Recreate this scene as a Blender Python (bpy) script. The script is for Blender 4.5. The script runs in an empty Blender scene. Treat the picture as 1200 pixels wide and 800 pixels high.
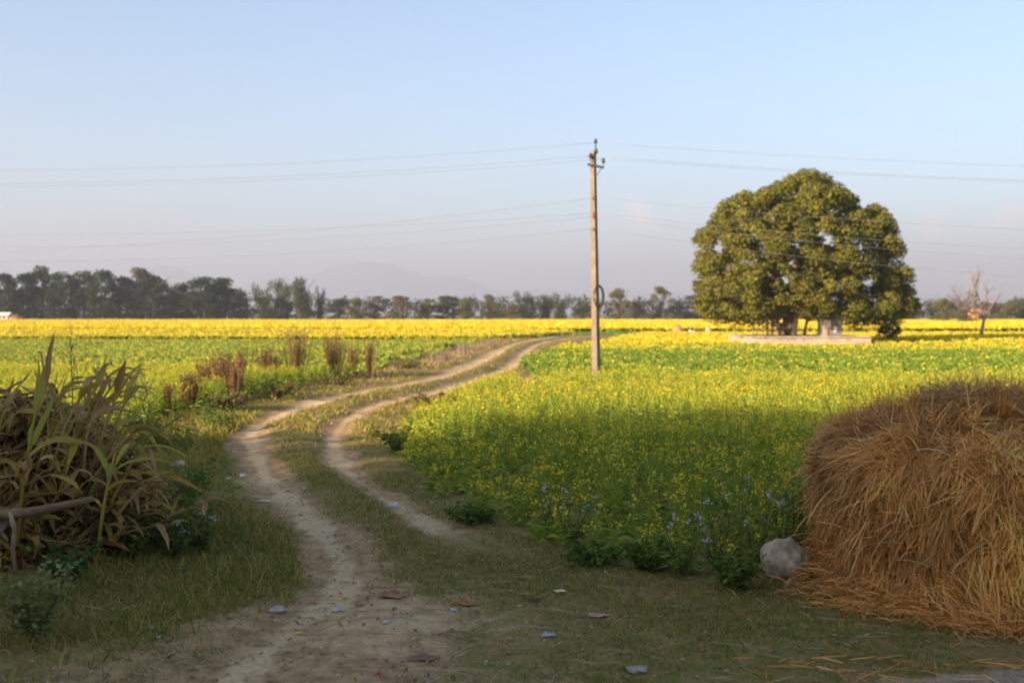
import bpy, math
import numpy as np
from mathutils import Vector, noise as mnoise

rng = np.random.default_rng(7)
S = bpy.context.scene
C = S.collection
PI = math.pi
R = math.radians

# ------------------------------------------------------------------ camera
EYE = 2.0
FPX = 1300.0                       # focal length in pixels of a 1200 px wide frame
PITCH = math.atan(32.0 / FPX)
cam_d = bpy.data.cameras.new("camera")
cam = bpy.data.objects.new("camera", cam_d)
C.objects.link(cam)
cam.location = (0, 0, EYE)
cam.rotation_euler = (PI / 2 - PITCH, 0, 0)
cam_d.sensor_width = 36.0
cam_d.lens = 36.0 * FPX / 1200.0
cam_d.clip_start = 0.1
cam_d.clip_end = 20000
cam_d.dof.use_dof = True
cam_d.dof.focus_distance = 9.0
cam_d.dof.aperture_fstop = 1.9
S.camera = cam

# ------------------------------------------------------------------ light
SUN_EL = R(18.0)
LIGHT = np.array([0.79, 0.61]); LIGHT /= np.linalg.norm(LIGHT)     # horizontal travel of the light
w = bpy.data.worlds.new("World"); S.world = w; w.use_nodes = True
wn = w.node_tree.nodes; wl = w.node_tree.links
wn.clear()
wo = wn.new("ShaderNodeOutputWorld"); bg = wn.new("ShaderNodeBackground")
sky = wn.new("ShaderNodeTexSky"); sky.sky_type = 'NISHITA'; sky.sun_disc = False
sky.sun_elevation = SUN_EL
sky.sun_rotation = math.atan2(-LIGHT[0], -LIGHT[1])               # rotation 0 = +Y, clockwise
sky.altitude = 100; sky.air_density = 1.0; sky.dust_density = 1.15; sky.ozone_density = 2.5
bg.inputs[1].default_value = 0.079
wl.new(bg.outputs[0], wo.inputs[0])

sun_d = bpy.data.lights.new("sun", 'SUN'); sun = bpy.data.objects.new("sun", sun_d); C.objects.link(sun)
sun_d.energy = 5.0; sun_d.angle = R(0.6); sun_d.color = (1.0, 0.77, 0.50)
sd = Vector((LIGHT[0] * math.cos(SUN_EL), LIGHT[1] * math.cos(SUN_EL), -math.sin(SUN_EL)))
sun.rotation_euler = sd.to_track_quat('-Z', 'Y').to_euler()
sun.location = (-40, -40, 30)

S.view_settings.view_transform = 'Standard'; S.view_settings.look = 'None'
S.view_settings.exposure = 1.84; S.view_settings.gamma = 1.0
S.render.engine = 'CYCLES'
S.cycles.use_denoising = True
S.cycles.max_bounces = 8; S.cycles.diffuse_bounces = 3; S.cycles.transmission_bounces = 4
S.cycles.volume_bounces = 1; S.cycles.transparent_max_bounces = 8
S.cycles.filter_width = 1.9

# ------------------------------------------------------------------ pixel <-> world
def ray(px, py):
    cp, sp = math.cos(PITCH), math.sin(PITCH)
    a = (px - 600) / FPX; b = -(py - 400) / FPX
    return np.array([a, cp + b * sp, -sp + b * cp])
def G(px, py, z=0.0):
    r = ray(px, py); t = (z - EYE) / r[2]
    return np.array([r[0] * t, r[1] * t, z])
def AT(px, py, d):
    r = ray(px, py); t = d / r[1]
    return np.array([r[0] * t, d, EYE + r[2] * t])

# world clouds: a few small pink puffs low in the sky
tc = wn.new("ShaderNodeTexCoord")
nz = wn.new("ShaderNodeTexNoise"); nz.inputs['Scale'].default_value = 22; nz.inputs['Detail'].default_value = 5
wl.new(tc.outputs['Generated'], nz.inputs['Vector'])
acc = None
for px, py, rad in [(615, 266, 22), (752, 256, 34), (800, 246, 26), (1172, 252, 40), (690, 262, 18), (1100, 262, 30)]:
    d = ray(px, py); d = d / np.linalg.norm(d)
    dist = wn.new("ShaderNodeVectorMath"); dist.operation = 'DISTANCE'
    dist.inputs[1].default_value = d
    nv = wn.new("ShaderNodeVectorMath"); nv.operation = 'NORMALIZE'
    wl.new(tc.outputs['Generated'], nv.inputs[0]); wl.new(nv.outputs[0], dist.inputs[0])
    mr = wn.new("ShaderNodeMapRange"); mr.interpolation_type = 'SMOOTHSTEP'
    mr.inputs[1].default_value = 0; mr.inputs[2].default_value = rad / FPX
    mr.inputs[3].default_value = 1; mr.inputs[4].default_value = 0
    wl.new(dist.outputs['Value'], mr.inputs[0])
    if acc is None: acc = mr.outputs[0]
    else:
        ad = wn.new("ShaderNodeMath"); ad.operation = 'MAXIMUM'
        wl.new(acc, ad.inputs[0]); wl.new(mr.outputs[0], ad.inputs[1]); acc = ad.outputs[0]
nr = wn.new("ShaderNodeMapRange"); nr.inputs[1].default_value = .42; nr.inputs[2].default_value = .62
wl.new(nz.outputs[0], nr.inputs[0])
mu = wn.new("ShaderNodeMath"); mu.operation = 'MULTIPLY'; wl.new(acc, mu.inputs[0]); wl.new(nr.outputs[0], mu.inputs[1])
mu2 = wn.new("ShaderNodeMath"); mu2.operation = 'MULTIPLY'; wl.new(mu.outputs[0], mu2.inputs[0]); mu2.inputs[1].default_value = 0.8
mx = wn.new("ShaderNodeMix"); mx.data_type = 'RGBA'
wl.new(mu2.outputs[0], mx.inputs[0]); wl.new(sky.outputs[0], mx.inputs[6]); mx.inputs[7].default_value = (7.5, 5.4, 4.8, 1)
wl.new(mx.outputs[2], bg.inputs[0])

# ------------------------------------------------------------------ materials
def lin(r, g, b): return (r, g, b, 1)
def new_mat(name):
    m = bpy.data.materials.new(name); m.use_nodes = True
    n = m.node_tree.nodes; n.clear()
    return m, n, m.node_tree.links
def col_mat(name, rough=0.7, transl=0.0, nscale=0.0, namt=0.25, bump=0.0, spec=0.3):
    """albedo from the 'col' attribute, broken by fine noise; optional translucency for thin leaves"""
    m, n, l = new_mat(name)
    out = n.new("ShaderNodeOutputMaterial"); b = n.new("ShaderNodeBsdfPrincipled")
    a = n.new("ShaderNodeAttribute"); a.attribute_name = "col"
    c = a.outputs['Color']
    b.inputs['Roughness'].default_value = rough
    b.inputs['Specular IOR Level'].default_value = spec
    if nscale:
        t = n.new("ShaderNodeTexCoord"); z = n.new("ShaderNodeTexNoise")
        z.inputs['Scale'].default_value = nscale; z.inputs['Detail'].default_value = 6
        l.new(t.outputs['Object'], z.inputs['Vector'])
        mr = n.new("ShaderNodeMapRange"); mr.inputs[1].default_value = .3; mr.inputs[2].default_value = .7
        mr.inputs[3].default_value = 1 - namt; mr.inputs[4].default_value = 1 + namt
        l.new(z.outputs[0], mr.inputs[0])
        vm = n.new("ShaderNodeVectorMath"); vm.operation = 'SCALE'
        l.new(c, vm.inputs[0]); l.new(mr.outputs[0], vm.inputs['Scale']); c = vm.outputs[0]
        if bump:
            bp = n.new("ShaderNodeBump"); bp.inputs['Strength'].default_value = bump; bp.inputs['Distance'].default_value = .02
            l.new(z.outputs[0], bp.inputs['Height']); l.new(bp.outputs[0], b.inputs['Normal'])
    l.new(c, b.inputs['Base Color'])
    if transl:
        tr = n.new("ShaderNodeBsdfTranslucent"); l.new(c, tr.inputs[0])
        mxs = n.new("ShaderNodeMixShader"); mxs.inputs[0].default_value = transl
        l.new(b.outputs[0], mxs.inputs[1]); l.new(tr.outputs[0], mxs.inputs[2]); l.new(mxs.outputs[0], out.inputs[0])
    else:
        l.new(b.outputs[0], out.inputs[0])
    return m
M = dict(
    leaf=col_mat("leaf", .8, .4, spec=.1), petal=col_mat("petal", .7, .35), blade=col_mat("blade", .8, .25, spec=.1),
    dry=col_mat("dry_plant", .85, .15, spec=.1), straw=col_mat("straw", .6, .1, spec=.35),
    bark=col_mat("bark", .9, 0, 9, .35, .6, .1), stone=col_mat("stone", .95, 0, 11, .45, 1.0, .1),
    concrete=col_mat("concrete", .9, 0, 5, .2, .3, .15), metal=col_mat("dull_metal", .55, 0, 30, .2),
    wire=col_mat("wire", .6), cloth=col_mat("cloth", .9, 0, 25, .2, .2, .1), plastic=col_mat("plastic", .35, .15),
    brick=col_mat("brick", .9, 0, 3, .2), hill=col_mat("hill", 1.0, 0, .01, .3, spec=0), skin=col_mat("skin", .6),
)

# ------------------------------------------------------------------ mesh builder
class MB:
    def __init__(s): s.v = []; s.c = []; s.q = []; s.t = []; s.n = 0; s.smooth = False
    def add(s, v, c, q=None, t=None):
        v = np.asarray(v, float).reshape(-1, 3); c = np.asarray(c, float)
        if c.ndim == 1: c = np.tile(c, (len(v), 1))
        s.v.append(v); s.c.append(c.reshape(-1, 3))
        if q is not None and len(q): s.q.append(np.asarray(q, int).reshape(-1, 4) + s.n)
        if t is not None and len(t): s.t.append(np.asarray(t, int).reshape(-1, 3) + s.n)
        s.n += len(v)
    def quads(s, P, col):
        P = np.asarray(P, float); N = len(P)
        if N == 0: return
        col = np.asarray(col, float)
        if col.ndim == 2: col = np.repeat(col, 4, 0)
        s.add(P.reshape(-1, 3), col, np.arange(4 * N).reshape(N, 4))
    def tube(s, pts, rad, sides=7, col=(.2, .15, .1), cap=True):
        pts = np.asarray(pts, float); K = len(pts); rad = np.broadcast_to(np.asarray(rad, float), (K,))
        tg = np.gradient(pts, axis=0); tg /= np.linalg.norm(tg, axis=1)[:, None] + 1e-9
        ref = np.array([0, 0, 1.0]) if abs(tg[:, 2]).mean() < .8 else np.array([1.0, 0, 0])
        a = np.cross(tg, ref); a /= np.linalg.norm(a, axis=1)[:, None] + 1e-9; b = np.cross(tg, a)
        th = np.linspace(0, 2 * PI, sides, endpoint=False)
        V = pts[:, None] + rad[:, None, None] * (np.cos(th)[None, :, None] * a[:, None] + np.sin(th)[None, :, None] * b[:, None])
        i = np.arange(K - 1)[:, None] * sides; j = np.arange(sides)[None]; j2 = (j + 1) % sides
        q = np.stack([i + j, i + j2, i + sides + j2, i + sides + j], -1).reshape(-1, 4)
        V = V.reshape(-1, 3); t = []
        if cap:
            n0 = len(V); V = np.vstack([V, pts[0], pts[-1]])
            for k in range(sides):
                t.append((n0, (k + 1) % sides, k)); o = (K - 1) * sides
                t.append((n0 + 1, o + k, o + (k + 1) % sides))
        s.add(V, col, q, t)
    def box(s, lo, hi, col, rot=0, org=(0, 0, 0), taper=1.0):
        x0, y0, z0 = lo; x1, y1, z1 = hi; cx, cy = (x0 + x1) / 2, (y0 + y1) / 2
        V = np.array([[x0, y0, z0], [x1, y0, z0], [x1, y1, z0], [x0, y1, z0], [x0, y0, z1], [x1, y0, z1], [x1, y1, z1], [x0, y1, z1]], float)
        V[4:, 0] = cx + (V[4:, 0] - cx) * taper; V[4:, 1] = cy + (V[4:, 1] - cy) * taper
        c_, s_ = math.cos(rot), math.sin(rot)
        V = np.stack([V[:, 0] * c_ - V[:, 1] * s_, V[:, 0] * s_ + V[:, 1] * c_, V[:, 2]], 1) + np.array(org)
        s.add(V, col, [[0, 3, 2, 1], [4, 5, 6, 7], [0, 1, 5, 4], [1, 2, 6, 5], [2, 3, 7, 6], [3, 0, 4, 7]])
    def build(s, name, mat, parent=None, smooth=False, loc=None, bevel=0):
        o = bpy.data.objects.new(name, s.mesh(name, mat, smooth)); C.objects.link(o)
        if parent: o.parent = parent
        if loc is not None: o.location = loc
        if bevel:
            b = o.modifiers.new("bevel", 'BEVEL'); b.width = bevel; b.segments = 2; b.limit_method = 'ANGLE'
        return o
    def mesh(s, name, mat, smooth=False):
        v = np.concatenate(s.v).astype(np.float32); c = np.concatenate(s.c)
        q = np.concatenate(s.q) if s.q else np.zeros((0, 4), int); t = np.concatenate(s.t) if s.t else np.zeros((0, 3), int)
        me = bpy.data.meshes.new(name)
        me.vertices.add(len(v)); me.vertices.foreach_set("co", v.ravel())
        li = np.concatenate([q.ravel(), t.ravel()]).astype(np.int32)
        me.loops.add(len(li)); me.loops.foreach_set("vertex_index", li)
        st = np.concatenate([np.arange(len(q)) * 4, len(q) * 4 + np.arange(len(t)) * 3]).astype(np.int32)
        me.polygons.add(len(st)); me.polygons.foreach_set("loop_start", st)
        me.polygons.foreach_set("use_smooth", np.full(len(st), smooth))
        at = me.attributes.new("col", 'FLOAT_COLOR', 'POINT')
        cc = np.ones((len(v), 4), np.float32); cc[:, :3] = np.clip(c, 0.002, .9); at.data.foreach_set("color", cc.ravel())
        me.update(calc_edges=True); me.validate()
        me.materials.append(mat if not isinstance(mat, str) else M[mat])
        return me

def unit(a): return a / (np.linalg.norm(a, axis=-1, keepdims=True) + 1e-9)
def rdir(n): return unit(rng.normal(size=(n, 3)))
def vary(col, n, amt=.2, hue=.06):
    c = np.tile(np.asarray(col, float), (n, 1)) * (1 + rng.uniform(-amt, amt, (n, 1)))
    return c * (1 + rng.uniform(-hue, hue, (n, 3)))
def pick(cols, n, p=None, amt=.2, hue=.05):
    cols = np.asarray(cols, float); k = rng.choice(len(cols), n, p=p)
    return cols[k] * (1 + rng.uniform(-amt, amt, (n, 1))) * (1 + rng.uniform(-hue, hue, (n, 3)))
def ribbons(mb, p, d, L, W, col, K=2, droop=0.0, prof=None, side=None, tip=None, floor=None, crink=0.0):
    p = np.asarray(p, float); N = len(p)
    if N == 0: return
    d = unit(np.broadcast_to(np.asarray(d, float), (N, 3)).copy()); L = np.broadcast_to(np.asarray(L, float), (N,)); W = np.broadcast_to(np.asarray(W, float), (N,))
    dr = np.broadcast_to(np.asarray(droop, float), (N,))
    if side is None: side = unit(np.cross(d, rdir(N)))
    if prof is None: prof = np.linspace(1, .25, K + 1)
    pts = [p]; dd = d
    for k in range(K):
        q = pts[-1] + dd * (L / K)[:, None]
        if floor is not None: q[:, 2] = np.maximum(q[:, 2], floor)
        pts.append(q); dd = unit(dd + np.array([0, 0, -1.0]) * (dr / K)[:, None] + (rng.normal(0, crink, dd.shape) if crink else 0))
    pts = np.stack(pts, 1)                                            # N,K+1,3
    off = side[:, None] * (W[:, None] * np.asarray(prof)[None])[..., None] * .5
    V = np.stack([pts - off, pts + off], 2)                           # N,K+1,2,3
    col = np.asarray(col, float)
    if col.ndim == 1: col = np.tile(col, (N, 1))
    if tip is None: cc = np.repeat(col[:, None], K + 1, 1)
    else:
        f = np.linspace(0, 1, K + 1)[None, :, None]; cc = col[:, None] * (1 - f) + np.asarray(tip)[:, None] * f
    cc = np.repeat(cc[:, :, None], 2, 2)
    b = (np.arange(N) * (K + 1) * 2)[:, None] + (np.arange(K) * 2)[None]
    q = np.stack([b, b + 1, b + 3, b + 2], -1).reshape(-1, 4)
    mb.add(V.reshape(-1, 3), cc.reshape(-1, 3), q)
def leaves(mb, c, nrm, size, col, aspect=.55, axis=None):
    """diamond leaves at centres c facing nrm"""
    N = len(c)
    if N == 0: return
    a = unit(np.cross(nrm, rdir(N))) if axis is None else unit(axis); b = unit(np.cross(nrm, a))
    s = np.broadcast_to(np.asarray(size, float), (N,))[:, None] * .5
    P = np.stack([c - a * s, c + b * s * aspect, c + a * s, c - b * s * aspect], 1)
    mb.quads(P, col)

# ------------------------------------------------------------------ ids
def tag(o, label=None, cat=None, group=None, kind=None):
    if label: o["label"] = label
    if cat: o["category"] = cat
    if group: o["group"] = group
    if kind: o["kind"] = kind
    return o
def thing(name, label, cat, loc=(0, 0, 0), rz=0.0, group=None, scale=None):
    o = bpy.data.objects.new(name, None); C.objects.link(o); o.location = tuple(loc); o.rotation_euler = (0, 0, rz)
    o.empty_display_size = .3
    if scale is not None: o.scale = scale
    return tag(o, label, cat, group)

# ------------------------------------------------------------------ terrain and track
PXL = [(215, 900), (270, 800), (345, 735), (396, 695), (400, 660), (378, 622), (345, 590), (315, 560), (298, 530), (294, 508), (312, 492), (350, 477), (400, 464),
       (455, 454), (500, 446), (535, 435), (565, 422), (585, 411), (605, 403), (632, 397), (670, 392.5), (730, 388.5)]
PXR = [(520, 900), (505, 800), (540, 700), (535, 645), (505, 612), (470, 592), (435, 570), (405, 548), (392, 525), (396, 505), (412, 488), (440, 474), (500, 461), (545, 448),
       (585, 435), (606, 421), (618, 409), (640, 400.5), (690, 394), (760, 389.5)]
def dense(px, step=.25):
    P = np.array([G(x, y)[:2] for x, y in px]); out = []
    # Catmull-Rom through the points
    Q = np.vstack([2 * P[0] - P[1], P, 2 * P[-1] - P[-2]])
    for i in range(1, len(Q) - 2):
        n = max(2, int(np.linalg.norm(Q[i + 1] - Q[i]) / (step * (.3 if Q[i][1] < 26 else 1))))
        t = np.linspace(0, 1, n, endpoint=False)[:, None]
        out.append(.5 * (2 * Q[i] + (Q[i + 1] - Q[i - 1]) * t + (2 * Q[i - 1] - 5 * Q[i] + 4 * Q[i + 1] - Q[i + 2]) * t ** 2 + (3 * Q[i] - Q[i - 1] - 3 * Q[i + 1] + Q[i + 2]) * t ** 3))
    return np.vstack(out)
RUTL, RUTR = dense(PXL), dense(PXR)
nC = min(len(RUTL), len(RUTR))
def mid_curve():
    out = []
    for p in RUTL[(RUTL[:, 1] > 9)]:
        k = np.argmin(((RUTR - p) ** 2).sum(1)); out.append((p + RUTR[k]) / 2)
    return np.array(out)
MIDC = mid_curve()
def cdist(P, curve, chunk=20000):
    P = np.asarray(P, float); out = np.empty(len(P))
    for i in range(0, len(P), chunk):
        a = P[i:i + chunk]
        d2 = (a ** 2).sum(1)[:, None] + (curve ** 2).sum(1)[None] - 2 * a @ curve.T
        out[i:i + chunk] = np.sqrt(np.maximum(d2.min(1), 0))
    return out
def inpoly(P, poly):
    P = np.asarray(P, float); x, y = P[:, 0], P[:, 1]; r = np.zeros(len(P), bool); n = len(poly)
    for i in range(n):
        x1, y1 = poly[i]; x2, y2 = poly[(i + 1) % n]
        c = ((y1 > y) != (y2 > y)) & (x < (x2 - x1) * (y - y1) / (y2 - y1 + 1e-12) + x1)
        r ^= c
    return r
def fbm(P, s, seed=0.0, oct=3):
    """cheap smooth value noise, vectorised, about 0..1"""
    P = np.asarray(P, float)[:, :2] * s + seed * 17.3; tot = np.zeros(len(P)); amp, norm = 1.0, 0.0
    for o in range(oct):
        i = np.floor(P).astype(np.int64); f = P - i; f = f * f * (3 - 2 * f)
        def h(a, b):
            k = (a * 374761393 + b * 668265263 + 1274126177 * (o + 1)) & 0x7fffffff
            k = ((k ^ (k >> 13)) * 1274126177) & 0x7fffffff
            return ((k ^ (k >> 16)) & 0xffff) / 65535.0
        a, b = i[:, 0], i[:, 1]
        v = (h(a, b) * (1 - f[:, 0]) + h(a + 1, b) * f[:, 0]) * (1 - f[:, 1]) + (h(a, b + 1) * (1 - f[:, 0]) + h(a + 1, b + 1) * f[:, 0]) * f[:, 1]
        tot += v * amp; norm += amp; amp *= .5; P = P * 2.03
    return tot / norm
def sstep(x, a, b):
    t = np.clip((x - a) / (b - a), 0, 1); return t * t * (3 - 2 * t)
BARE = np.array([G(*p)[:2] for p in [(-160, 900), (-20, 815), (118, 758), (222, 717), (350, 692), (368, 650), (420, 636), (478, 655), (510, 700), (590, 745), (560, 830), (600, 920)]])
ROAD = np.array([G(*p)[:2] for p in [(820, 1000), (900, 822), (1010, 797), (1120, 786), (1300, 772), (1500, 760), (1500, 1000)]])
BANK = np.array([G(*p)[:2] for p in [(455, 428), (495, 420), (530, 411), (560, 402), (600, 394)]])
def terrain_full(P):
    P = np.asarray(P, float)[:, :2]
    y = P[:, 1]
    near = (y > 2) & (y < 125) & (np.abs(P[:, 0]) < 45)
    z = np.zeros(len(P)); soil = np.zeros(len(P)); dm = np.full(len(P), 99.0); dl = dm.copy(); dr = dm.copy()
    if near.any():
        Q = P[near]
        l, r = cdist(Q, RUTL), cdist(Q, RUTR); m = cdist(Q, MIDC)
        dl[near], dr[near], dm[near] = l, r, m
        yy = Q[:, 1]
        rw = .20 + .10 * sstep(yy, 20, 30)
        wob = (fbm(Q, .9, 3) - .5) * .5
        sl = 1 - sstep(l + wob * .7, rw * .2, rw * 2.6); sr = 1 - sstep(r + wob * .7, rw * .1, rw * 2.3)
        sr *= (.35 + .65 * sstep(yy, 9.3, 10.5)) * (.5 + .75 * fbm(Q, 1.3, 18))
        so = np.maximum(sl, sr)
        jit = (np.stack([fbm(Q, 1.1, 5), fbm(Q, 1.1, 6)], 1) - .5) * 1.1; bare = np.mean([inpoly(Q + jit + np.array([.33 * rr_ * math.cos(aa), .33 * rr_ * math.sin(aa)]), BARE) for rr_, aa in zip((0, 1, 1, 1, 1, 1, 1, 2, 2, 2, 2, 2), (0, 0, 1, 2, 3.1, 4.2, 5.2, .5, 1.7, 2.9, 4.1, 5.4))], axis=0)
        so = np.maximum(so, bare * (.58 + .5 * fbm(Q, 1.6, 8)))
        so = np.maximum(so, .62 * sstep(fbm(Q, .55, 9), .55, .72) * (1 - sstep(yy, 8.5, 11)) * (1 - sstep(Q[:, 0], 1.6, 2.4)) * sstep(Q[:, 0], -1.9, -1.3))
        far = sstep(yy, 21, 30)
        zz = -.03 * (1 - sstep(l, .1, .5)) - .03 * (1 - sstep(r, .1, .4)) * (.3 + .7 * sstep(yy, 9, 11))
        zz += .04 * (1 - sstep(m, .1, .8))
        zz += far * .06 * (1 - sstep(m, .0, .6)) * (1 - sstep(yy, 75, 95)) - far * .01 * (1 - sstep(np.minimum(l, r), .1, .5))
        bd = cdist(Q, BANK)
        zz += .28 * np.exp(-(bd / 1.3) ** 2)
        zz += (fbm(Q, .5, 1) - .5) * .10 + (fbm(Q, 2.2, 2) - .5) * .022 * (1 - sstep(yy, 20, 40))
        fade = 1 - sstep(yy, 100, 125)
        z[near] = zz * fade; soil[near] = np.clip(so, 0, 1)
        pw = .09 + .25 * sstep(yy, 20, 32); k1 = fbm(Q, 1.4, 14); k2 = fbm(Q, .6, 15)
        pale = np.maximum(1 - sstep(l + (k1 - .5) * .3, pw * .4, pw * 2.2), .85 * (1 - sstep(r + (k1 - .5) * .3, pw * .25, pw * 1.8)) * sstep(yy, 9.5, 10.5)) * (.35 + 1.1 * fbm(np.stack([np.minimum(l, r) * np.sign(l - r) * 5, yy * .8], 1), 1.0, 16))
        terrain_full.pale = np.zeros(len(P)); terrain_full.pale[near] = np.clip(np.maximum(pale, bare * .55 * sstep(k2, .42, .68)), 0, 1)
    return z, soil, dl, dr, dm
def tz(P): return terrain_full(np.atleast_2d(P))[0]
def gz(x, y): return float(tz([[x, y]])[0])
def ground_pt(px, py):
    p = G(px, py)
    for _ in range(3): p = G(px, py, gz(p[0], p[1]))
    return p

def graded(a0, a1, step, lim, grow=1.22):
    c = list(np.arange(a0, a1 + 1e-6, step)); s = step; x = c[-1]
    while x < lim[1]:
        s = min(s * grow, 400); x += s; c.append(min(x, lim[1]))
    s = step; x = c[0]; pre = []
    while x > lim[0]:
        s = min(s * grow, 400); x -= s; pre.append(max(x, lim[0]))
    return np.array(pre[::-1] + c)
GX = graded(-9, 7.5, .085, (-9300, 9300)); GY1 = graded(4.6, 24, .085, (-300, 24)); 
s_, y_ = .085, GY1[-1]; ext = []
while y_ < 9500:
    s_ = min(s_ * 1.035, 300); y_ += s_; ext.append(min(y_, 9500))
GY = np.concatenate([GY1, ext])
XX, YY = np.meshgrid(GX, GY); PP = np.stack([XX.ravel(), YY.ravel()], 1)
Z, SOIL, DL, DR, DM = terrain_full(PP); PALE = terrain_full.pale.copy()
inroad = inpoly(PP, ROAD)
nx, ny = len(GX), len(GY)
idx = np.arange(nx * ny).reshape(ny, nx)
Q = np.stack([idx[:-1, :-1], idx[:-1, 1:], idx[1:, 1:], idx[1:, :-1]], -1).reshape(-1, 4)

def ground_mat():
    m, n, l = new_mat("ground")
    out = n.new("ShaderNodeOutputMaterial"); b = n.new("ShaderNodeBsdfPrincipled"); l.new(b.outputs[0], out.inputs[0])
    b.inputs['Roughness'].default_value = .95; b.inputs['Specular IOR Level'].default_value = .1
    t = n.new("ShaderNodeTexCoord")
    def nz(scale, det=6, rough=.6):
        z = n.new("ShaderNodeTexNoise"); z.inputs['Scale'].default_value = scale; z.inputs['Detail'].default_value = det
        z.inputs['Roughness'].default_value = rough; l.new(t.outputs['Object'], z.inputs['Vector']); return z.outputs[0]
    def mixc(f, a, c):
        x = n.new("ShaderNodeMix"); x.data_type = 'RGBA'; l.new(f, x.inputs[0])
        for s, v in ((6, a), (7, c)):
            if isinstance(v, tuple): x.inputs[s].default_value = v
            else: l.new(v, x.inputs[s])
        return x.outputs[2]
    def ramp(f, a, c):
        r = n.new("ShaderNodeMapRange"); r.interpolation_type = 'SMOOTHSTEP'; r.inputs[1].default_value = a; r.inputs[2].default_value = c
        l.new(f, r.inputs[0]); return r.outputs[0]
    at = n.new("ShaderNodeAttribute"); at.attribute_name = "soil"
    n1, n2, n3, n4 = nz(1.3), nz(6), nz(38, 4), nz(.35, 4)
    soil = mixc(ramp(n2, .35, .65), lin(.28, .17, .078), lin(.42, .275, .135))
    soil = mixc(ramp(n3, .55, .8), soil, lin(.50, .35, .19))
    pa = n.new("ShaderNodeAttribute"); pa.attribute_name = "pale"
    pm = n.new("ShaderNodeMath"); pm.operation = 'MULTIPLY_ADD'; l.new(n2, pm.inputs[0]); pm.inputs[1].default_value = .9; pm.inputs[2].default_value = -.45
    pn = n.new("ShaderNodeMath"); pn.operation = 'ADD'; l.new(pm.outputs[0], pn.inputs[0]); l.new(pa.outputs['Fac'], pn.inputs[1])
    soil = mixc(ramp(pn.outputs[0], .2, .85), soil, mixc(ramp(n3, .35, .7), lin(.48, .335, .17), lin(.60, .44, .245)))
    turf = mixc(ramp(n2, .4, .66), lin(.14, .14, .028), lin(.27, .18, .07))
    turf = mixc(ramp(n4, .45, .62), turf, lin(.24, .165, .06))
    turf = mixc(ramp(n3, .5, .8), turf, lin(.30, .21, .10))
    ad = n.new("ShaderNodeMath"); ad.operation = 'MULTIPLY_ADD'; ad.inputs[1].default_value = .9; 
    sb = n.new("ShaderNodeMath"); sb.operation = 'ADD'; l.new(n1, sb.inputs[0]); l.new(n3, sb.inputs[1])
    l.new(sb.outputs[0], ad.inputs[0]); ad.inputs[2].default_value = -.9
    s2 = n.new("ShaderNodeMath"); s2.operation = 'ADD'; l.new(at.outputs['Fac'], s2.inputs[0]); l.new(ad.outputs[0], s2.inputs[1])
    c = mixc(ramp(s2.outputs[0], .25, .75), turf, soil)
    gr = n.new("ShaderNodeAttribute"); gr.attribute_name = "grey"
    c = mixc(gr.outputs['Fac'], c, mixc(ramp(n3, .4, .7), lin(.30, .245, .18), lin(.42, .35, .26)))
    l.new(c, b.inputs['Base Color'])
    bp = n.new("ShaderNodeBump"); bp.inputs['Strength'].default_value = .45; bp.inputs['Distance'].default_value = .03
    mm = n.new("ShaderNodeMath"); mm.operation = 'ADD'; l.new(n2, mm.inputs[0]); l.new(n3, mm.inputs[1])
    l.new(mm.outputs[0], bp.inputs['Height']); l.new(bp.outputs[0], b.inputs['Normal'])
    return m
GM = ground_mat()
def ground_sheet(name, mask):
    q = Q[mask]; u, inv = np.unique(q, return_inverse=True)
    mb = MB(); mb.add(np.stack([PP[u, 0], PP[u, 1], Z[u]], 1), (.2, .2, .1), inv.reshape(-1, 4))
    o = mb.build(name, GM, smooth=True)
    a = o.data.attributes.new("soil", 'FLOAT', 'POINT'); a.data.foreach_set("value", SOIL[u].astype(np.float32))
    p_ = o.data.attributes.new("pale", 'FLOAT', 'POINT'); p_.data.foreach_set("value", PALE[u].astype(np.float32))
    g = o.data.attributes.new("grey", 'FLOAT', 'POINT'); g.data.foreach_set("value", inroad[u].astype(np.float32) * .8)
    tag(o, kind="structure"); return o
qs = SOIL[Q].mean(1); qr = inroad[Q].mean(1) > .5
ground_sheet("ground", (qs <= .5) & ~qr)
ground_sheet("dirt_track", (qs > .5) & ~qr)
ground_sheet("road", qr)

# far hills
mb = MB()
HX = np.linspace(-9000, 9000, 220)
for (yy, peaks, base) in [(7600, [(190, 311, 70), (90, 335, 80)], 30), (8100, [(430, 306, 95), (330, 322, 70), (520, 322, 70), (640, 338, 90), (780, 342, 120), (1000, 336, 150), (1150, 345, 80), (-200, 320, 150)], 25)]:
    px = 600 + HX / yy * FPX
    h = np.full(len(HX), float(base))
    for cx, ty, wd in peaks: h = np.maximum(h, (368 - ty) / FPX * yy * np.exp(-((px - cx) / wd) ** 2 * .7))
    h = h * (1 + .10 * (fbm(np.stack([HX, HX * 0 + yy], 1), .003, 4, 4) - .5))
    rows = [np.stack([HX, np.full_like(HX, yy - 700), HX * 0 - .5], 1), np.stack([HX, np.full_like(HX, yy - 400), h * .55], 1), np.stack([HX, np.full_like(HX, yy), h], 1), np.stack([HX, np.full_like(HX, yy + 700), HX * 0 - .5], 1)]
    V = np.vstack(rows); n = len(HX); i = np.arange(3)[:, None] * n + np.arange(n - 1)[None]
    mb.add(V, (.12, .13, .11), np.stack([i, i + 1, i + n + 1, i + n], -1).reshape(-1, 4))
tag(mb.build("hills", 'hill', smooth=True), kind="structure")

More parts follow.
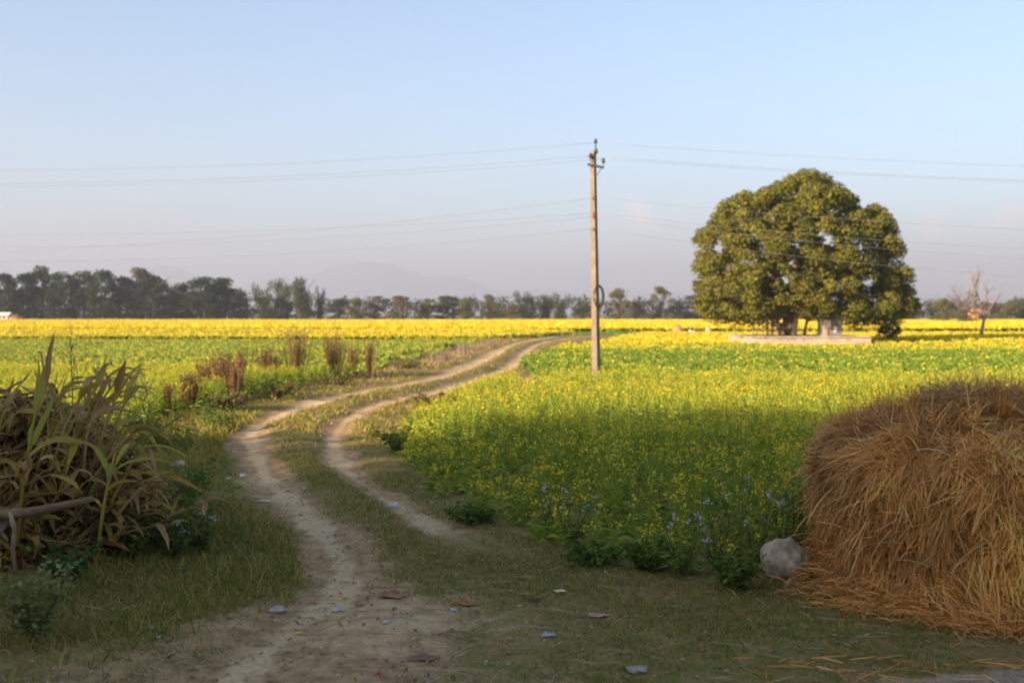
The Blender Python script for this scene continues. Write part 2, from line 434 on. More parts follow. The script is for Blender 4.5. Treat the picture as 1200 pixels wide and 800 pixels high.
# ------------------------------------------------------------------ fields
def poly_px(pts): return np.array([G(*p)[:2] for p in pts])
EDGE_A = [(598, 446), (560, 455), (520, 470), (488, 490), (468, 515), (478, 545), (505, 572), (540, 594), (590, 618), (640, 640), (700, 655), (760, 668), (820, 680), (870, 688)]
POLY_A = np.vstack([poly_px(EDGE_A), [[2.0, 8.6], [2.9, 9.7], [9, 9.7], [15, 20], [17, 29], [1.2, 29], [.2, 25.5]]])
def scatter(poly, density, jitter=True):
    lo, hi = poly.min(0), poly.max(0); n = int(np.prod(hi - lo) * density)
    P = rng.uniform(lo, hi, (n, 2)); return P[inpoly(P, poly)]
def in_view(P, margin=1.12): return np.abs(P[:, 0]) < P[:, 1] * (600 / FPX) * margin + .6

YEL = [(.78, .60, .02), (.74, .62, .04), (.74, .50, .012)]
GRN = [(.22, .29, .035), (.28, .36, .05), (.16, .24, .03), (.36, .37, .055)]
def mustard(name, P, H, lod=1.0, nb=5, nf=4, nl=7, fl=.026, flower=1.0, greens=GRN):
    """mustard plants: stem, branches, leaves, flower heads at the branch tips"""
    N = len(P); z = tz(P); base = np.column_stack([P, z - .02]); mb = MB()
    lean = np.column_stack([rng.normal(0, .12, (N, 2)), np.ones(N)])
    ribbons(mb, base, lean, H * .9, .010 * lod, pick(greens, N), K=2, prof=[1, .8, .5])
    d = unit(lean)
    # leaves
    k = np.repeat(np.arange(N), nl); n = len(k); f = rng.uniform(.05, .7, n) ** 1.0
    o = base[k] + d[k] * (H[k] * f)[:, None]; az = rng.uniform(0, 2 * PI, n)
    dd = np.column_stack([np.cos(az), np.sin(az), rng.uniform(.0, .9, n)])
    ribbons(mb, o, dd, (.17 - .12 * f) * rng.uniform(.7, 1.3, n) * (.6 + .4 * lod), .042 * (1.1 - f) * lod ** .5, pick(greens, n, amt=.3), K=2, droop=1.2, prof=[.35, 1, .15])
    # branches
    k = np.repeat(np.arange(N), nb); n = len(k); f = rng.uniform(.45, .88, n)
    o = base[k] + d[k] * (H[k] * f)[:, None]; az = rng.uniform(0, 2 * PI, n)
    bd = unit(np.column_stack([np.cos(az) * .45, np.sin(az) * .45, np.ones(n)])); bl = H[k] * (1.03 - f) * rng.uniform(.75, 1.1, n)
    ribbons(mb, o, bd, bl, .006 * lod, pick(greens, n), K=1, prof=[1, .6])
    tipp = o + bd * bl[:, None]
    pl = mb.build(name, 'leaf')
    # flowers
    keep = rng.random(n) < flower * (.3 + 1.4 * fbm(base[k], 1.1, 27)); tipp = tipp[keep]; n = len(tipp)
    k = np.repeat(np.arange(n), nf); m = len(k)
    c = tipp[k] + rng.normal(0, 1, (m, 3)) * np.array([.016, .016, .022]) * lod ** .7
    fb = MB(); leaves(fb, c, unit(rdir(m) + np.array([0, 0, .5])), fl * rng.uniform(.7, 1.3, m), pick(YEL, m, amt=.12), aspect=1.0)
    fo = fb.build("mustard_flowers", 'petal', pl); tag(pl, kind="stuff"); tag(fo, kind="stuff")
    return pl
def field_tag(o, label): return tag(o, label, "crop field")

P = scatter(POLY_A, 50); P = P[in_view(P)]
dens = fbm(P, .5, 21)
edge = cdist(P, np.vstack([dense(EDGE_A, .2)]))
keep = rng.random(len(P)) < np.where(P[:, 1] < 16, 1.0, .62) * (.55 + .6 * dens)
P = P[keep]; edge = edge[keep]
Hh = (.55 + .22 * fbm(P, .7, 22)) * (.45 + .55 * sstep(edge, .0, 1.3)) * rng.uniform(.75, 1.12, len(P)) * (1 - .10 * sstep(P[:, 1], 18, 28))
a = P[:, 1] < 15
pa = mustard("mustard_field", P[a], Hh[a], 1.0, 5, 4, 9, .022, .40)
field_tag(pa, "near part of the flowering mustard field between the track and the haystack")
pa = mustard("mustard_field", P[~a], Hh[~a], 1.4, 5, 3, 9, .021, .40)
field_tag(pa, "sunlit back part of the mustard field around the power pole")

# left near mustard field
POLY_E = np.array([[-6.6, 11.0], [-6.5, 16], [-6.5, 21], [-6.2, 28.3], [-5.0, 36], [-20, 36], [-20, 16], [-13, 11]])
P = scatter(POLY_E, 30); P = P[in_view(P, 1.15)]
Hh = (.52 + .2 * fbm(P, .5, 24)) * rng.uniform(.8, 1.15, len(P)) * (1 - .3 * sstep(P[:, 1], 25, 36))
field_tag(mustard("mustard_field", P, Hh, 1.4, 5, 3, 9, .022, .30), "thin flowering mustard plot left of the track behind the dry weeds")

# green low crops
def low_crop(name, poly, dens, h, cols, label, size=.18, yellow=0.0):
    P = scatter(poly, dens); P = P[in_view(P)]
    N = len(P); mb = MB(); base = np.column_stack([P, tz(P)])
    hv = h * (.65 + .7 * fbm(P, .35, 31)); k = np.repeat(np.arange(N), 6); n = len(k); az = rng.uniform(0, 2 * PI, n)
    d = np.column_stack([np.cos(az), np.sin(az), rng.uniform(.5, 2.2, n)])
    ribbons(mb, base[k], d, hv[k] * rng.uniform(.8, 1.4, n), size * .5, pick(cols, n, amt=.25), K=2, droop=1.0, prof=[.35, 1, .2])
    o = mb.build(name, 'leaf'); tag(o, label, "crop field", None, "stuff")
    if yellow:
        kk = rng.random(N) < yellow; n = kk.sum(); c = np.repeat(base[kk], 3, 0); hh = np.repeat(hv[kk], 3)
        c = c + np.column_stack([rng.normal(0, .08, (len(c), 2)), hh * rng.uniform(.85, 1.25, len(c))])
        fb = MB(); leaves(fb, c, unit(rdir(len(c)) + np.array([0, 0, .4])), .06 * rng.uniform(.6, 1.3, len(c)), pick(YEL, len(c)), aspect=1)
        tag(fb.build("mustard_flowers", 'petal', o), kind="stuff")
    return o
VEG = [(.17, .26, .035), (.21, .31, .045), (.13, .22, .03), (.27, .33, .045)]
POLY_B = np.array([[1.3, 29.3], [17, 29.3], [30, 57], [1.8, 57], [.6, 50], [.4, 42], [.9, 34]])
low_crop("green_crop", POLY_B, 22, .24, VEG, "strip of low dark green crop behind the power pole", .15, .07)
POLY_F = np.array([[-5.1, 36.3], [-4.5, 45], [-3.8, 52], [-3.3, 60], [-2.6, 74], [-2.4, 81], [-42, 81], [-20, 36.3]])
VEG2 = [(.24, .31, .05), (.28, .35, .06), (.20, .28, .045), (.35, .37, .06)]
low_crop("green_crop", POLY_F, 13, .22, VEG2, "wide light green crop field left of the track", .2, .08)
# low yellow-green mustard either side of the platform, and the far fields
def far_mustard(poly, dens, h, label, fsz, cols_y=.6, name="mustard_field", hole=None, sheet=True, gshare=.5):
    P = scatter(poly, dens); P = P[in_view(P)]
    if hole is not None: P = P[~hole(P)]
    N = len(P); z = tz(P); hv = h * (.75 + .4 * fbm(P, .12, 41)) * rng.uniform(.8, 1.15, N)
    nzv = fbm(P, .07, 43); yel = rng.random(N) < np.clip(cols_y + (nzv - .5) * .9, .02, 1)
    mb = MB(); base = np.column_stack([P, z])
    k = np.arange(N) if cols_y > .9 else np.repeat(np.arange(N), 2); n = len(k)
    ribbons(mb, base[k] + np.column_stack([rng.normal(0, fsz * .5, (n, 2)), np.zeros(n)]), np.column_stack([rng.normal(0, .3, (n, 2)), np.ones(n)]), hv[k] * .95, fsz * .8, pick(GRN, n, amt=.25), K=1, prof=[.9, .7])
    if sheet:
        lo, hi = poly.min(0), poly.max(0); st = max(1.2, (hi[1] - lo[1]) / 90)
        gx = np.arange(lo[0], hi[0], st); gy = np.arange(lo[1], hi[1], st); X, Y = np.meshgrid(gx, gy)
        Pg = np.stack([X.ravel(), Y.ravel()], 1) + rng.normal(0, st * .12, (X.size, 2))
        zz = h * (.62 + .25 * fbm(Pg, .4, 44)); ii = np.arange(X.size).reshape(X.shape)
        q = np.stack([ii[:-1, :-1], ii[:-1, 1:], ii[1:, 1:], ii[1:, :-1]], -1).reshape(-1, 4)
        ok = inpoly(Pg, poly) & in_view(Pg, 1.2)
        if hole is not None: ok &= ~hole(Pg)
        q = q[ok[q].all(1)]
        if len(q): mb.add(np.column_stack([Pg, zz]), pick([(.20, .22, .035), (.62, .46, .03)], len(Pg), p=[1 - cols_y * .7, cols_y * .7]), q)
    o = mb.build(name, 'leaf'); tag(o, label, "crop field", None, "stuff")
    B = base[yel]; hy = hv[yel]; k = np.repeat(np.arange(len(B)), 4); n = len(k)
    c = B[k] + np.column_stack([rng.normal(0, fsz * .8, (n, 2)), hy[k] * rng.uniform(.7, 1.08, n)])
    fb = MB(); leaves(fb, c, unit(rdir(n) + np.array([0, 0, .35])), fsz * rng.uniform(.6, 1.3, n), pick(YEL, n, amt=.12), aspect=1)
    tag(fb.build("mustard_flowers", 'petal', o), kind="stuff")
    return o
def plat_hole(P): return (P[:, 0] > 14.4) & (P[:, 0] < 22.3) & (P[:, 1] > 67) & (P[:, 1] < 75.5)
far_mustard(np.array([[1.9, 57], [31, 57], [36, 67], [3.2, 67]]), 16, .30, "band of short yellow green mustard in front of the stone platform", .075, .42, sheet=False)
far_mustard(np.array([[4.2, 67], [36, 67], [56, 107], [13, 107], [8, 85]]), 7, .33, "bright yellow mustard around the big tree and its platform", .12, .8, hole=plat_hole, sheet=False)
far_mustard(np.array([[14, 119], [62, 119], [145, 288], [0, 288], [0, 119]]), 2.6, .62, "far yellow mustard field on the right reaching the treeline", .22, .95)
far_mustard(np.array([[-3.0, 82.5], [1.5, 93], [6, 108], [0, 119], [-62, 119], [-44, 82.5]]), 7, .45, "greenish yellow mustard beyond the light green crop on the left", .13, .5)
far_mustard(np.array([[0, 119.5], [-.5, 288], [-145, 288], [-62, 119.5]]), 2.6, .62, "far yellow mustard field on the left below the dark grove", .22, .95)
low_crop("green_crop", np.array([[8, 108], [26, 108], [30, 118.5], [0, 118.5]]), 4, .22, VEG, "thin far strip of green crop left of the small straw heap", .3)

# ------------------------------------------------------------------ trees
def blob_crown(mb, blobs, n, size, cols, fill=.35, up=.25, aspect=.7):
    B = np.array(blobs, float); c = B[:, :3]; r = B[:, 3:6] if B.shape[1] >= 6 else np.repeat(B[:, 3:4], 3, 1)
    wgt = (r[:, 0] * r[:, 2]); k = rng.choice(len(B), n, p=wgt / wgt.sum())
    u = rdir(n); u[:, 2] = np.where((u[:, 2] < -.2) & (rng.random(n) < .5), -u[:, 2], u[:, 2])
    rad = np.where(rng.random(n) < fill, rng.uniform(.25, 1, n), rng.uniform(.70, 1.16, n))
    pos = c[k] + u * r[k] * rad[:, None]
    tint = 1 + rng.uniform(-.18, .18, len(B))[k][:, None]
    leaves(mb, pos, unit(u * .8 + rdir(n) * .8 + np.array([0, 0, up])), size * rng.uniform(.6, 1.35, n), pick(cols, n, amt=.22) * tint, aspect=aspect)
def limb(mb, a, b, r0, r1, col, sides=6, K=5, wob=.06):
    a, b = np.array(a, float), np.array(b, float); t = np.linspace(0, 1, K)[:, None]
    p = a + (b - a) * t; L = np.linalg.norm(b - a); p[1:-1] += rng.normal(0, wob * L, (K - 2, 3)) * np.array([1, 1, .4])
    p[:, 2] += (np.sin(t[:, 0] * PI) * .05 * L); mb.tube(p, np.linspace(r0, r1, K), sides, col); return p

# the big tree on the platform
TD = 71.5
tx = AT(938, 400, TD)[0]
PLZ = .62
bt = thing("shade_tree", "huge broad old tree with dense rounded olive crown on the stone platform", "tree", (tx, TD, PLZ))
def tpos(px, py, dy): p = AT(px, py, TD + dy); return p - np.array([tx, TD, PLZ])
outline = [(838, 345, 20), (832, 315, 17), (835, 283, 15), (850, 262, 17), (862, 243, 13), (880, 240, 18), (905, 228, 20), (928, 222, 16), (943, 213, 11), (962, 218, 18), (985, 232, 16), (1008, 247, 15),
           (1030, 258, 13), (1040, 272, 14), (1040, 300, 18), (1052, 318, 13), (1052, 340, 16), (1040, 360, 14), (868, 352, 18), (852, 366, 12), (1062, 352, 10)]
inner = [(865, 290, 26), (895, 265, 28), (930, 250, 26), (965, 255, 28), (1000, 275, 26), (1020, 310, 24), (985, 300, 27), (945, 290, 27), (905, 305, 26), (872, 325, 24), (895, 345, 20), (960, 325, 20),
         (1010, 340, 22), (935, 320, 14), (1000, 365, 16), (1025, 365, 14), (885, 368, 12), (950, 355, 13), (970, 352, 15), (900, 362, 12), (918, 352, 9)]
blobs = []; sc = TD / FPX
HULL = np.array([(818, 355), (814, 320), (820, 280), (836, 258), (848, 238), (858, 244), (868, 228), (884, 226), (893, 235), (904, 214), (914, 219), (924, 206), (940, 200), (958, 203), (972, 212), (984, 230), (996, 224), (1006, 238), (1014, 252), (1028, 244), (1044, 252), (1047, 272), (1056, 290), (1060, 312), (1066, 330), (1064, 350), (1074, 356), (1070, 372), (1052, 378), (1030, 384), (1000, 382), (985, 370), (962, 366), (945, 362), (925, 356), (905, 372), (880, 382), (858, 380), (838, 376), (822, 368)], float)
GAPS = [(924, 340, 7), (984, 338, 4)]
def crown_depth(x, y): return 6.2 * math.sqrt(max(.04, 1 - ((x - 942) / 132) ** 2 - ((y - 320) / 150) ** 2 * (y < 320)))
mid = HULL.mean(0)
for k in range(len(HULL)):                                              # ragged rim
    for f in (.08, .5):
        x, y = HULL[k] * (1 - f) + HULL[(k + 1) % len(HULL)] * f; r = rng.uniform(5, 15); v_ = np.array([x, y]) - mid; v_ /= np.linalg.norm(v_)
        x, y = np.array([x, y]) - v_ * (r * rng.uniform(.45, 1.2)); p = tpos(x, y, rng.uniform(-1.4, 1.4)); blobs.append([*p, r * sc, r * sc, r * sc * .9])
for x, y, dp in [(943, 256, -1), (938, 248, 0), (950, 262, -2), (945, 240, -.5), (930, 262, -2.5), (960, 250, 1)]:
    p = tpos(x, y, dp); blobs.append([*p, 12 * sc, 12 * sc, 10 * sc])
while len(blobs) < 646:
    x, y = rng.uniform(815, 1070), rng.uniform(203, 374)
    if not inpoly(np.array([[x, y]]), HULL)[0]: continue
    dpt = crown_depth(x, y); e = (rng.random() ** .7) * (1 if rng.random() < .35 else -1)
    r = rng.uniform(6.5, 12.5)
    if any((x - gx) ** 2 + (y - gy) ** 2 < (gr + r * .45) ** 2 for gx, gy, gr in GAPS): continue
    if abs(x - mid[0]) > 95: r *= .8
    p = tpos(x, y, e * dpt * .92); blobs.append([*p, r * sc, r * sc, r * sc * .8])
BIGC = [(.20, .185, .03), (.155, .16, .028), (.245, .21, .034), (.115, .125, .024)]
mb = MB(); blob_crown(mb, blobs, 150000, .175, BIGC, .15, .35)
BIG_CROWN = mb.mesh("crown", 'leaf'); o = bpy.data.objects.new("crown", BIG_CROWN); C.objects.link(o); o.parent = bt
mb = MB(); BK = (.16, .12, .09)
limb(mb, tpos(921, 397, 0) , tpos(924, 360, 0), .5, .4, BK, 10); limb(mb, tpos(924, 362, 0), tpos(905, 320, -.5), .42, .2, BK); limb(mb, tpos(924, 362, 0), tpos(940, 300, .5), .45, .2, BK)
limb(mb, tpos(926, 365, 0), tpos(965, 315, 1.5), .38, .16, BK); limb(mb, tpos(922, 365, 0), tpos(870, 330, 1), .36, .14, BK); limb(mb, tpos(926, 368, .3), tpos(990, 340, -1.5), .3, .12, BK)
limb(mb, tpos(905, 320, -.5), tpos(890, 265, -.5), .2, .08, BK); limb(mb, tpos(940, 300, .5), tpos(945, 235, .3), .2, .07, BK); limb(mb, tpos(965, 315, 1.5), tpos(1010, 270, 1), .16, .06, BK)
limb(mb, tpos(990, 340, -1.5), tpos(1035, 345, -1), .12, .05, BK); limb(mb, tpos(915, 398, -.6), tpos(912, 372, -.4), .3, .25, BK); limb(mb, tpos(928, 398, -.8), tpos(925, 375, -.5), .35, .25, BK)
mb.build("trunk", 'bark', bt, True)
# slim second trunks on the platform
for lab, pts, rr, c in [("slender sunlit leaning trunk just right of the big tree's main trunk", [(930, 397), (931, 385), (933, 372), (932, 358), (938, 340)], .17, (.36, .24, .16)),
                     ("thin young tree between the leaning trunk and the shrine", [(942, 397), (944, 385), (946, 374), (949, 366)], .10, (.17, .13, .10))]:
    b0 = tpos(*pts[0], -1.6) + np.array([tx, TD, PLZ]); b0[2] = PLZ
    t = thing("young_tree", lab, "tree", b0)
    mb = MB(); P0 = np.array([tpos(x, y, -1.6) + np.array([tx, TD, PLZ]) - b0 for x, y in pts]); P0[0, 2] = 0
    mb.tube(P0, np.linspace(rr * 1.25, rr * .6, len(P0)), 8, c); mb.build("trunk", 'bark', t, True)
    mb = MB(); top = P0[-1]; blob_crown(mb, [[*(top + np.array([rng.normal(0, .35), rng.normal(0, .3), rng.uniform(-.3, .3)])), .45, .45, .35] for _ in range(4)], 500, .24, BIGC)
    mb.build("crown", 'leaf', t)

# prototypes of far trees (height 1, width 1)
def proto(kind, seed):
    global rng
    keep = rng; rng = np.random.default_rng(seed)
    mb = MB(); tb = MB()
    if kind == 'dense':
        bl = []
        for _ in range(40):
            a = rng.uniform(0, 2 * PI); h = rng.uniform(.06, .92); q = .40 * math.sin(min(1, (1.05 - h) * 1.7) * PI / 2); rr = rng.uniform(.08, .15)
            bl.append([math.cos(a) * q * rng.uniform(.4, 1), math.sin(a) * q * rng.uniform(.4, 1), h, rr * 1.1, rr * 1.1, rr * .8])
        blob_crown(mb, bl, 3200, .05, [(.032, .054, .018), (.024, .042, .016), (.058, .072, .022)], .4)
        lh = .5
    elif kind == 'pale':
        bl = []
        for _ in range(26):
            a = rng.uniform(0, 2 * PI); h = rng.uniform(.1, .95); q = rng.uniform(.05, .38) * min(1, (1.1 - h) * 2); rr = rng.uniform(.07, .13)
            bl.append([math.cos(a) * q, math.sin(a) * q, h, rr, rr, rr * .8])
        blob_crown(mb, bl, 2300, .045, [(.15, .12, .055), (.12, .11, .05), (.19, .14, .075)], .5)
        lh = .55
    elif kind == 'olive':
        bl = []
        for _ in range(30):
            a = rng.uniform(0, 2 * PI); h = rng.uniform(.12, .9); q = rng.uniform(.05, .42) * math.sin(min(1, (1.08 - h) * 1.7) * PI / 2); rr = rng.uniform(.08, .14)
            bl.append([math.cos(a) * q, math.sin(a) * q, h, rr, rr, rr * .8])
        blob_crown(mb, bl, 2400, .045, [(.15, .15, .035), (.11, .12, .03), (.19, .17, .045)], .4)
        lh = .45
    elif kind == 'plume':
        bl = []
        for _ in range(30):
            a = rng.uniform(0, 2 * PI); h = rng.uniform(.05, .85); q = .2 + .16 * h; q *= rng.uniform(.2, 1); rr = rng.uniform(.08, .14)
            bl.append([math.cos(a) * q, math.sin(a) * q, h, rr, rr, rr * 1.5])
        blob_crown(mb, bl, 2600, .045, [(.06, .08, .025), (.045, .062, .022), (.085, .095, .03)], .4)
        lh = .4
    else:                                                               # bare
        lh = .35
    BKc = (.17, .13, .10) if kind == 'bare' else (.09, .075, .055)
    tb.tube([(0, 0, -.02), (.01, 0, lh * .5), (0, .01, lh)], [.035, .028, .02], 6, BKc)
    for _ in range(9 if kind != 'bare' else 22):
        a = rng.uniform(0, 2 * PI); q = rng.uniform(.12, .36); h0 = rng.uniform(.5, 1) * lh; h1 = rng.uniform(.6, 1.0)
        e = np.array([math.cos(a) * q, math.sin(a) * q, h1]); p = limb(tb, (0, 0, h0), e, .016, .004, BKc, 4, 4, .05)
        if kind == 'bare':
            for _ in range(5):
                s = p[rng.integers(1, 4)]; limb(tb, s, s + np.array([rng.normal(0, .09), rng.normal(0, .09), rng.uniform(.03, .16)]), .005, .0015, BKc, 3, 3, .06)
    if kind == 'bare':
        n = 260; k = rdir(n) * np.array([.36, .36, .3]) * rng.uniform(.5, 1, (n, 1)) + np.array([0, 0, .72])
        leaves(mb, k, rdir(n), .03, pick([(.30, .17, .12), (.24, .16, .11)], n))
    out = (mb.mesh("crown", 'leaf'), tb.mesh("trunk", 'bark', True)); rng = keep
    return out
PROTO = {k: [proto(k, 100 + 10 * i + j) for j in range(n)] for i, (k, n) in enumerate([('dense', 5), ('pale', 4), ('plume', 3), ('bare', 3), ('olive', 3)])}
cnt = {k: 0 for k in PROTO}
def far_tree(kind, px, top, wpx, label, d=292.0, group=None, name=None):
    p = AT(px, 373, d); top = top - (5 if px < 360 else 2); H = (368 - top) / FPX * d + EYE; W = wpx / FPX * d
    t = thing(name or {'dense': 'broadleaf_tree', 'pale': 'open_tree', 'plume': 'bamboo_clump', 'bare': 'bare_tree', 'olive': 'olive_green_tree'}[kind], label, "tree", (p[0], d, 0), rng.uniform(0, 6), group, (W * (1.35 if kind in ('dense', 'pale', 'olive') else 1.2), W * 1.2, H))
    c, tr = PROTO[kind][cnt[kind] % len(PROTO[kind])]; cnt[kind] += 1
    for nm, me in (("crown", c), ("trunk", tr)):
        o = bpy.data.objects.new(nm, me); C.objects.link(o); o.parent = t
    return t
FAR = [
 ('dense', 4, 325, 44, "tree cut by the photo's left edge in the dark grove"), ('dense', 27, 324, 40, "dark tree right behind the small orange straw heap at far left"),
 ('dense', 50, 317, 46, "tallest crown near the left end of the dark grove"), ('dense', 76, 322, 40, "rounded dark tree following the tallest crown of the left grove"),
 ('dense', 98, 320, 42, "dark tree with flat top in the middle of the left grove"), ('dense', 122, 321, 38, "last dark tree before the first dip in the left grove"),
 ('dense', 150, 328, 40, "dark tree just right of the first dip in the left grove"), ('pale', 166, 318, 44, "thin pale topped tree rising over the left grove"), ('dense', 180, 327, 46, "broad dark tree with spreading right branches in the left grove"),
 ('dense', 213, 335, 34, "gappy tree letting sky through in the left grove"), ('dense', 240, 327, 46, "tall rounded tree on the right half of the left grove"), ('dense', 262, 330, 44, "dark rounded tree ending the left grove"),
 ('pale', 281, 340, 24, "small feathery tree at the right end of the left grove"),
 ('plume', 310, 334, 34, "upright plumed clump starting the middle group of trees"), ('plume', 330, 331, 36, "plumed dark clump in the middle of the second group"), ('plume', 352, 328, 44, "tallest plumed clump of the second group of trees"),
 ('plume', 375, 337, 15, "slim lone tree top standing right of the second group"),
 ('pale', 397, 352, 34, "low pale tree right of the slim lone tree"), ('olive', 418, 351, 32, "low greenish tree behind the dry weeds in the far line"), ('pale', 440, 349, 34, "low brownish pink tree in the far line left of centre"),
 ('pale', 470, 348, 40, "wide brownish pink tree in the far line"), ('olive', 500, 350, 36, "olive brown tree left of centre in the far line"), ('dense', 524, 348, 32, "darker rounded tree among brownish trees of the far line"),
 ('olive', 548, 351, 32, "light green tree beside the rounded olive tree in the far line"), ('olive', 574, 346, 34, "rounded olive tree before the gap in the far line"),
 ('pale', 598, 358, 24, "small reddish tree in the gap left of two dark clumps"),
 ('plume', 616, 343, 34, "broad green clump left of the power pole, left one of two"), ('plume', 641, 346, 26, "narrow dark clump between two broad clumps near the pole"), ('plume', 657, 345, 30, "dark clump closest to the power pole on its left"),
 ('olive', 684, 357, 36, "low hazy tree directly behind the power pole"),
 ('pale', 725, 340, 30, "tall umbrella shaped hazy tree right of the power pole"), ('pale', 748, 350, 22, "narrow brown tree right of the umbrella shaped tree"), ('pale', 774, 337, 28, "tall upright brown tree between pole and big tree"),
 ('dense', 792, 359, 30, "dark low tree behind the small straw heap"), ('dense', 815, 346, 40, "dark tree peeking out left of the big tree"), ('dense', 842, 354, 30, "dark tree half hidden behind the big tree's left side"),
 ('dense', 1072, 350, 26, "dark tree half hidden behind the big tree's right side"), ('olive', 1098, 354, 26, "pale olive tree right of the big tree"), ('bare', 1128, 338, 46, "pinkish nearly leafless wide tree left of the bare tree"),
 ('olive', 1168, 357, 34, "green tree right of the bare tree"), ('olive', 1184, 352, 30, "olive tree near the right edge of the far line"), ('plume', 1199, 349, 26, "tree cut by the right edge of the photo"),
]
for i, (k, px, top, wd, lab) in enumerate(FAR): far_tree(k, px, top, wd, lab, 292 + (i * 7 % 5) * 2.5, "trees along the far edge of the fields")
far_tree('olive', 1106, 351, 28, "round olive tree standing in the yellow field right of the big tree", 230)
far_tree('olive', 1131, 364, 32, "bright green round bushy tree in the yellow field before the hut", 200)
LD = 92.0; lb = AT(1149, 397, LD); lb[2] = 0
lt = thing("bare_tree", "slender leafless tree leaning left in the yellow field at right", "tree", lb)
def lp(px, py, dy=0.0): return AT(px, py, LD + dy) - lb
LTC = (.15, .115, .09); mb = MB(); tw = MB()
mb.tube([(0, 0, 0), lp(1151, 385), lp(1153, 374), lp(1151, 362)], [.17, .14, .13, .11], 7, LTC)
for path in [[(1151, 363), (1147, 350), (1142, 336), (1139, 323)], [(1153, 373), (1160, 362), (1168, 352), (1173, 344)], [(1147, 350), (1140, 346), (1133, 343)], [(1151, 363), (1156, 350), (1157, 340)], [(1153, 374), (1146, 366), (1138, 360), (1132, 355)], [(1142, 336), (1146, 328), (1147, 321)]]:
    P_ = np.array([lp(x, y, rng.uniform(-.8, .8) * (i > 0)) for i, (x, y) in enumerate(path)]); mb.tube(P_, np.linspace(.085, .025, len(P_)), 5, LTC)
    for _ in range(16):
        i = rng.integers(1, len(P_)); q_ = P_[i] * .6 + P_[i - 1] * .4; limb(tw, q_, q_ + np.array([rng.normal(0, .55), rng.normal(0, .5), rng.uniform(.2, 1.2)]), .022, .008, (.27, .21, .17), 3, 4, .06)
mb.build("trunk", 'bark', lt, True); tag(tw.build("twigs", 'bark', lt), kind="stuff")
far_tree('dense', 1047, 378, 20, "small dark shrub beside the right end of the platform", 78, name="shrub")
far_tree('dense', 1036, 380, 16, "low dark shrub touching the platform's right corner", 76, name="shrub")
# the wood behind the line: one mass
mb = MB(); xs = np.concatenate([rng.uniform(-165, 165, 800), rng.uniform(-165, -74, 350)]); bl = []
for x in xs:
    px = 600 + x / 312 * FPX
    hmax = 11.5 if px < 285 else (8.0 if px < 700 else 7.0)
    bl.append([x, 312 + rng.uniform(-5, 12), rng.uniform(.6, hmax * .75), rng.uniform(1.4, 2.6), 2, rng.uniform(1.0, 1.7)])
blob_crown(mb, bl, 42000, .75, [(.05, .062, .026), (.04, .05, .022), (.09, .085, .035)], .4)
tag(mb.build("distant_wood", 'leaf'), "hazy low wood filling the gaps behind the far trees", "wood", None, "stuff")

# trees behind and left of the camera: they shade the foreground
def uv(u, v): return (u * LIGHT[0] - v * LIGHT[1], u * LIGHT[1] + v * LIGHT[0])
OFF = [(-27, 2.8, 1.62), (-26, -7, 1.62), (-28, -16, 1.55), (-36, 1, 1.85)]
OFFLAB = ["large leafy tree standing left of the viewpoint outside the photo", "large leafy tree close behind the viewpoint on its left", "large leafy tree directly behind the viewpoint", "taller leafy tree in the second row behind the viewpoint"]
for (u, v, s), lab in zip(OFF, OFFLAB):
    x, y = uv(u, v); t = thing("shade_tree", lab, "tree", (x, y, 0), rng.uniform(0, 6), "trees behind the viewpoint", (s, s, s * .95))
    for ch in list(bt.children):
        o = ch.copy(); C.objects.link(o); o.parent = t
for (u, v, H, W), lab in zip([(-24, 16.5, 10.6, 7), (-25, 22.0, 10.2, 5)], ["small bushy tree left of the viewpoint beside the left mustard plot", "low bushy tree further along left of the mustard plot"]):
    x, y = uv(u, v); t = thing("broadleaf_tree", lab, "tree", (x, y, 0), 1.0, "trees behind the viewpoint", (W, W, H))
    for nm, me in zip(("crown", "trunk"), PROTO['dense'][1]):
        o = bpy.data.objects.new(nm, me); C.objects.link(o); o.parent = t

# ------------------------------------------------------------------ platform, shrine, fence
x0, x1 = AT(880, 400, 68)[0], AT(1021, 400, 68)[0]; y0, y1 = 68.0, 75.0
pl = thing("stone_platform", "low pale stone platform round the foot of the big tree", "platform", ((x0 + x1) / 2, y0, 0))
hx = (x1 - x0) / 2
mb = MB(); mb.box((-hx + .12, .12, -.2), (hx - .12, y1 - y0 - .12, .56), (.30, .24, .19)); mb.build("core", 'stone', pl)
mb = MB()
for c in range(3):
    zz = .02 + c * .165; x = -hx
    while x < hx - .05:
        L = min(rng.uniform(.3, .6), hx - x)
        pr = rng.uniform(0, .03); mb.box((x + .008, -pr, zz), (x + L - .008, .14, zz + .155), vary((.44, .34, .27), 1)[0]); x += L
    for sx in (-1, 1):
        y = .15
        while y < y1 - y0 - .2:
            L = rng.uniform(.3, .6); a_, b_ = (sx * hx - .13, sx * hx + rng.uniform(0, .03)) if sx > 0 else (sx * hx - rng.uniform(0, .03), sx * hx + .13)
            mb.box((a_, y + .008, zz), (b_, min(y + L, y1 - y0) - .008, zz + .155), vary((.44, .34, .27), 1)[0]); y += L
tag(mb.build("wall_stones", 'stone', pl), kind="stuff")
mb = MB(); mb.box((-hx - .06, -.07, .56), (hx + .06, y1 - y0 + .06, PLZ), (.50, .40, .33)); mb.build("coping", 'stone', pl, bevel=.015)
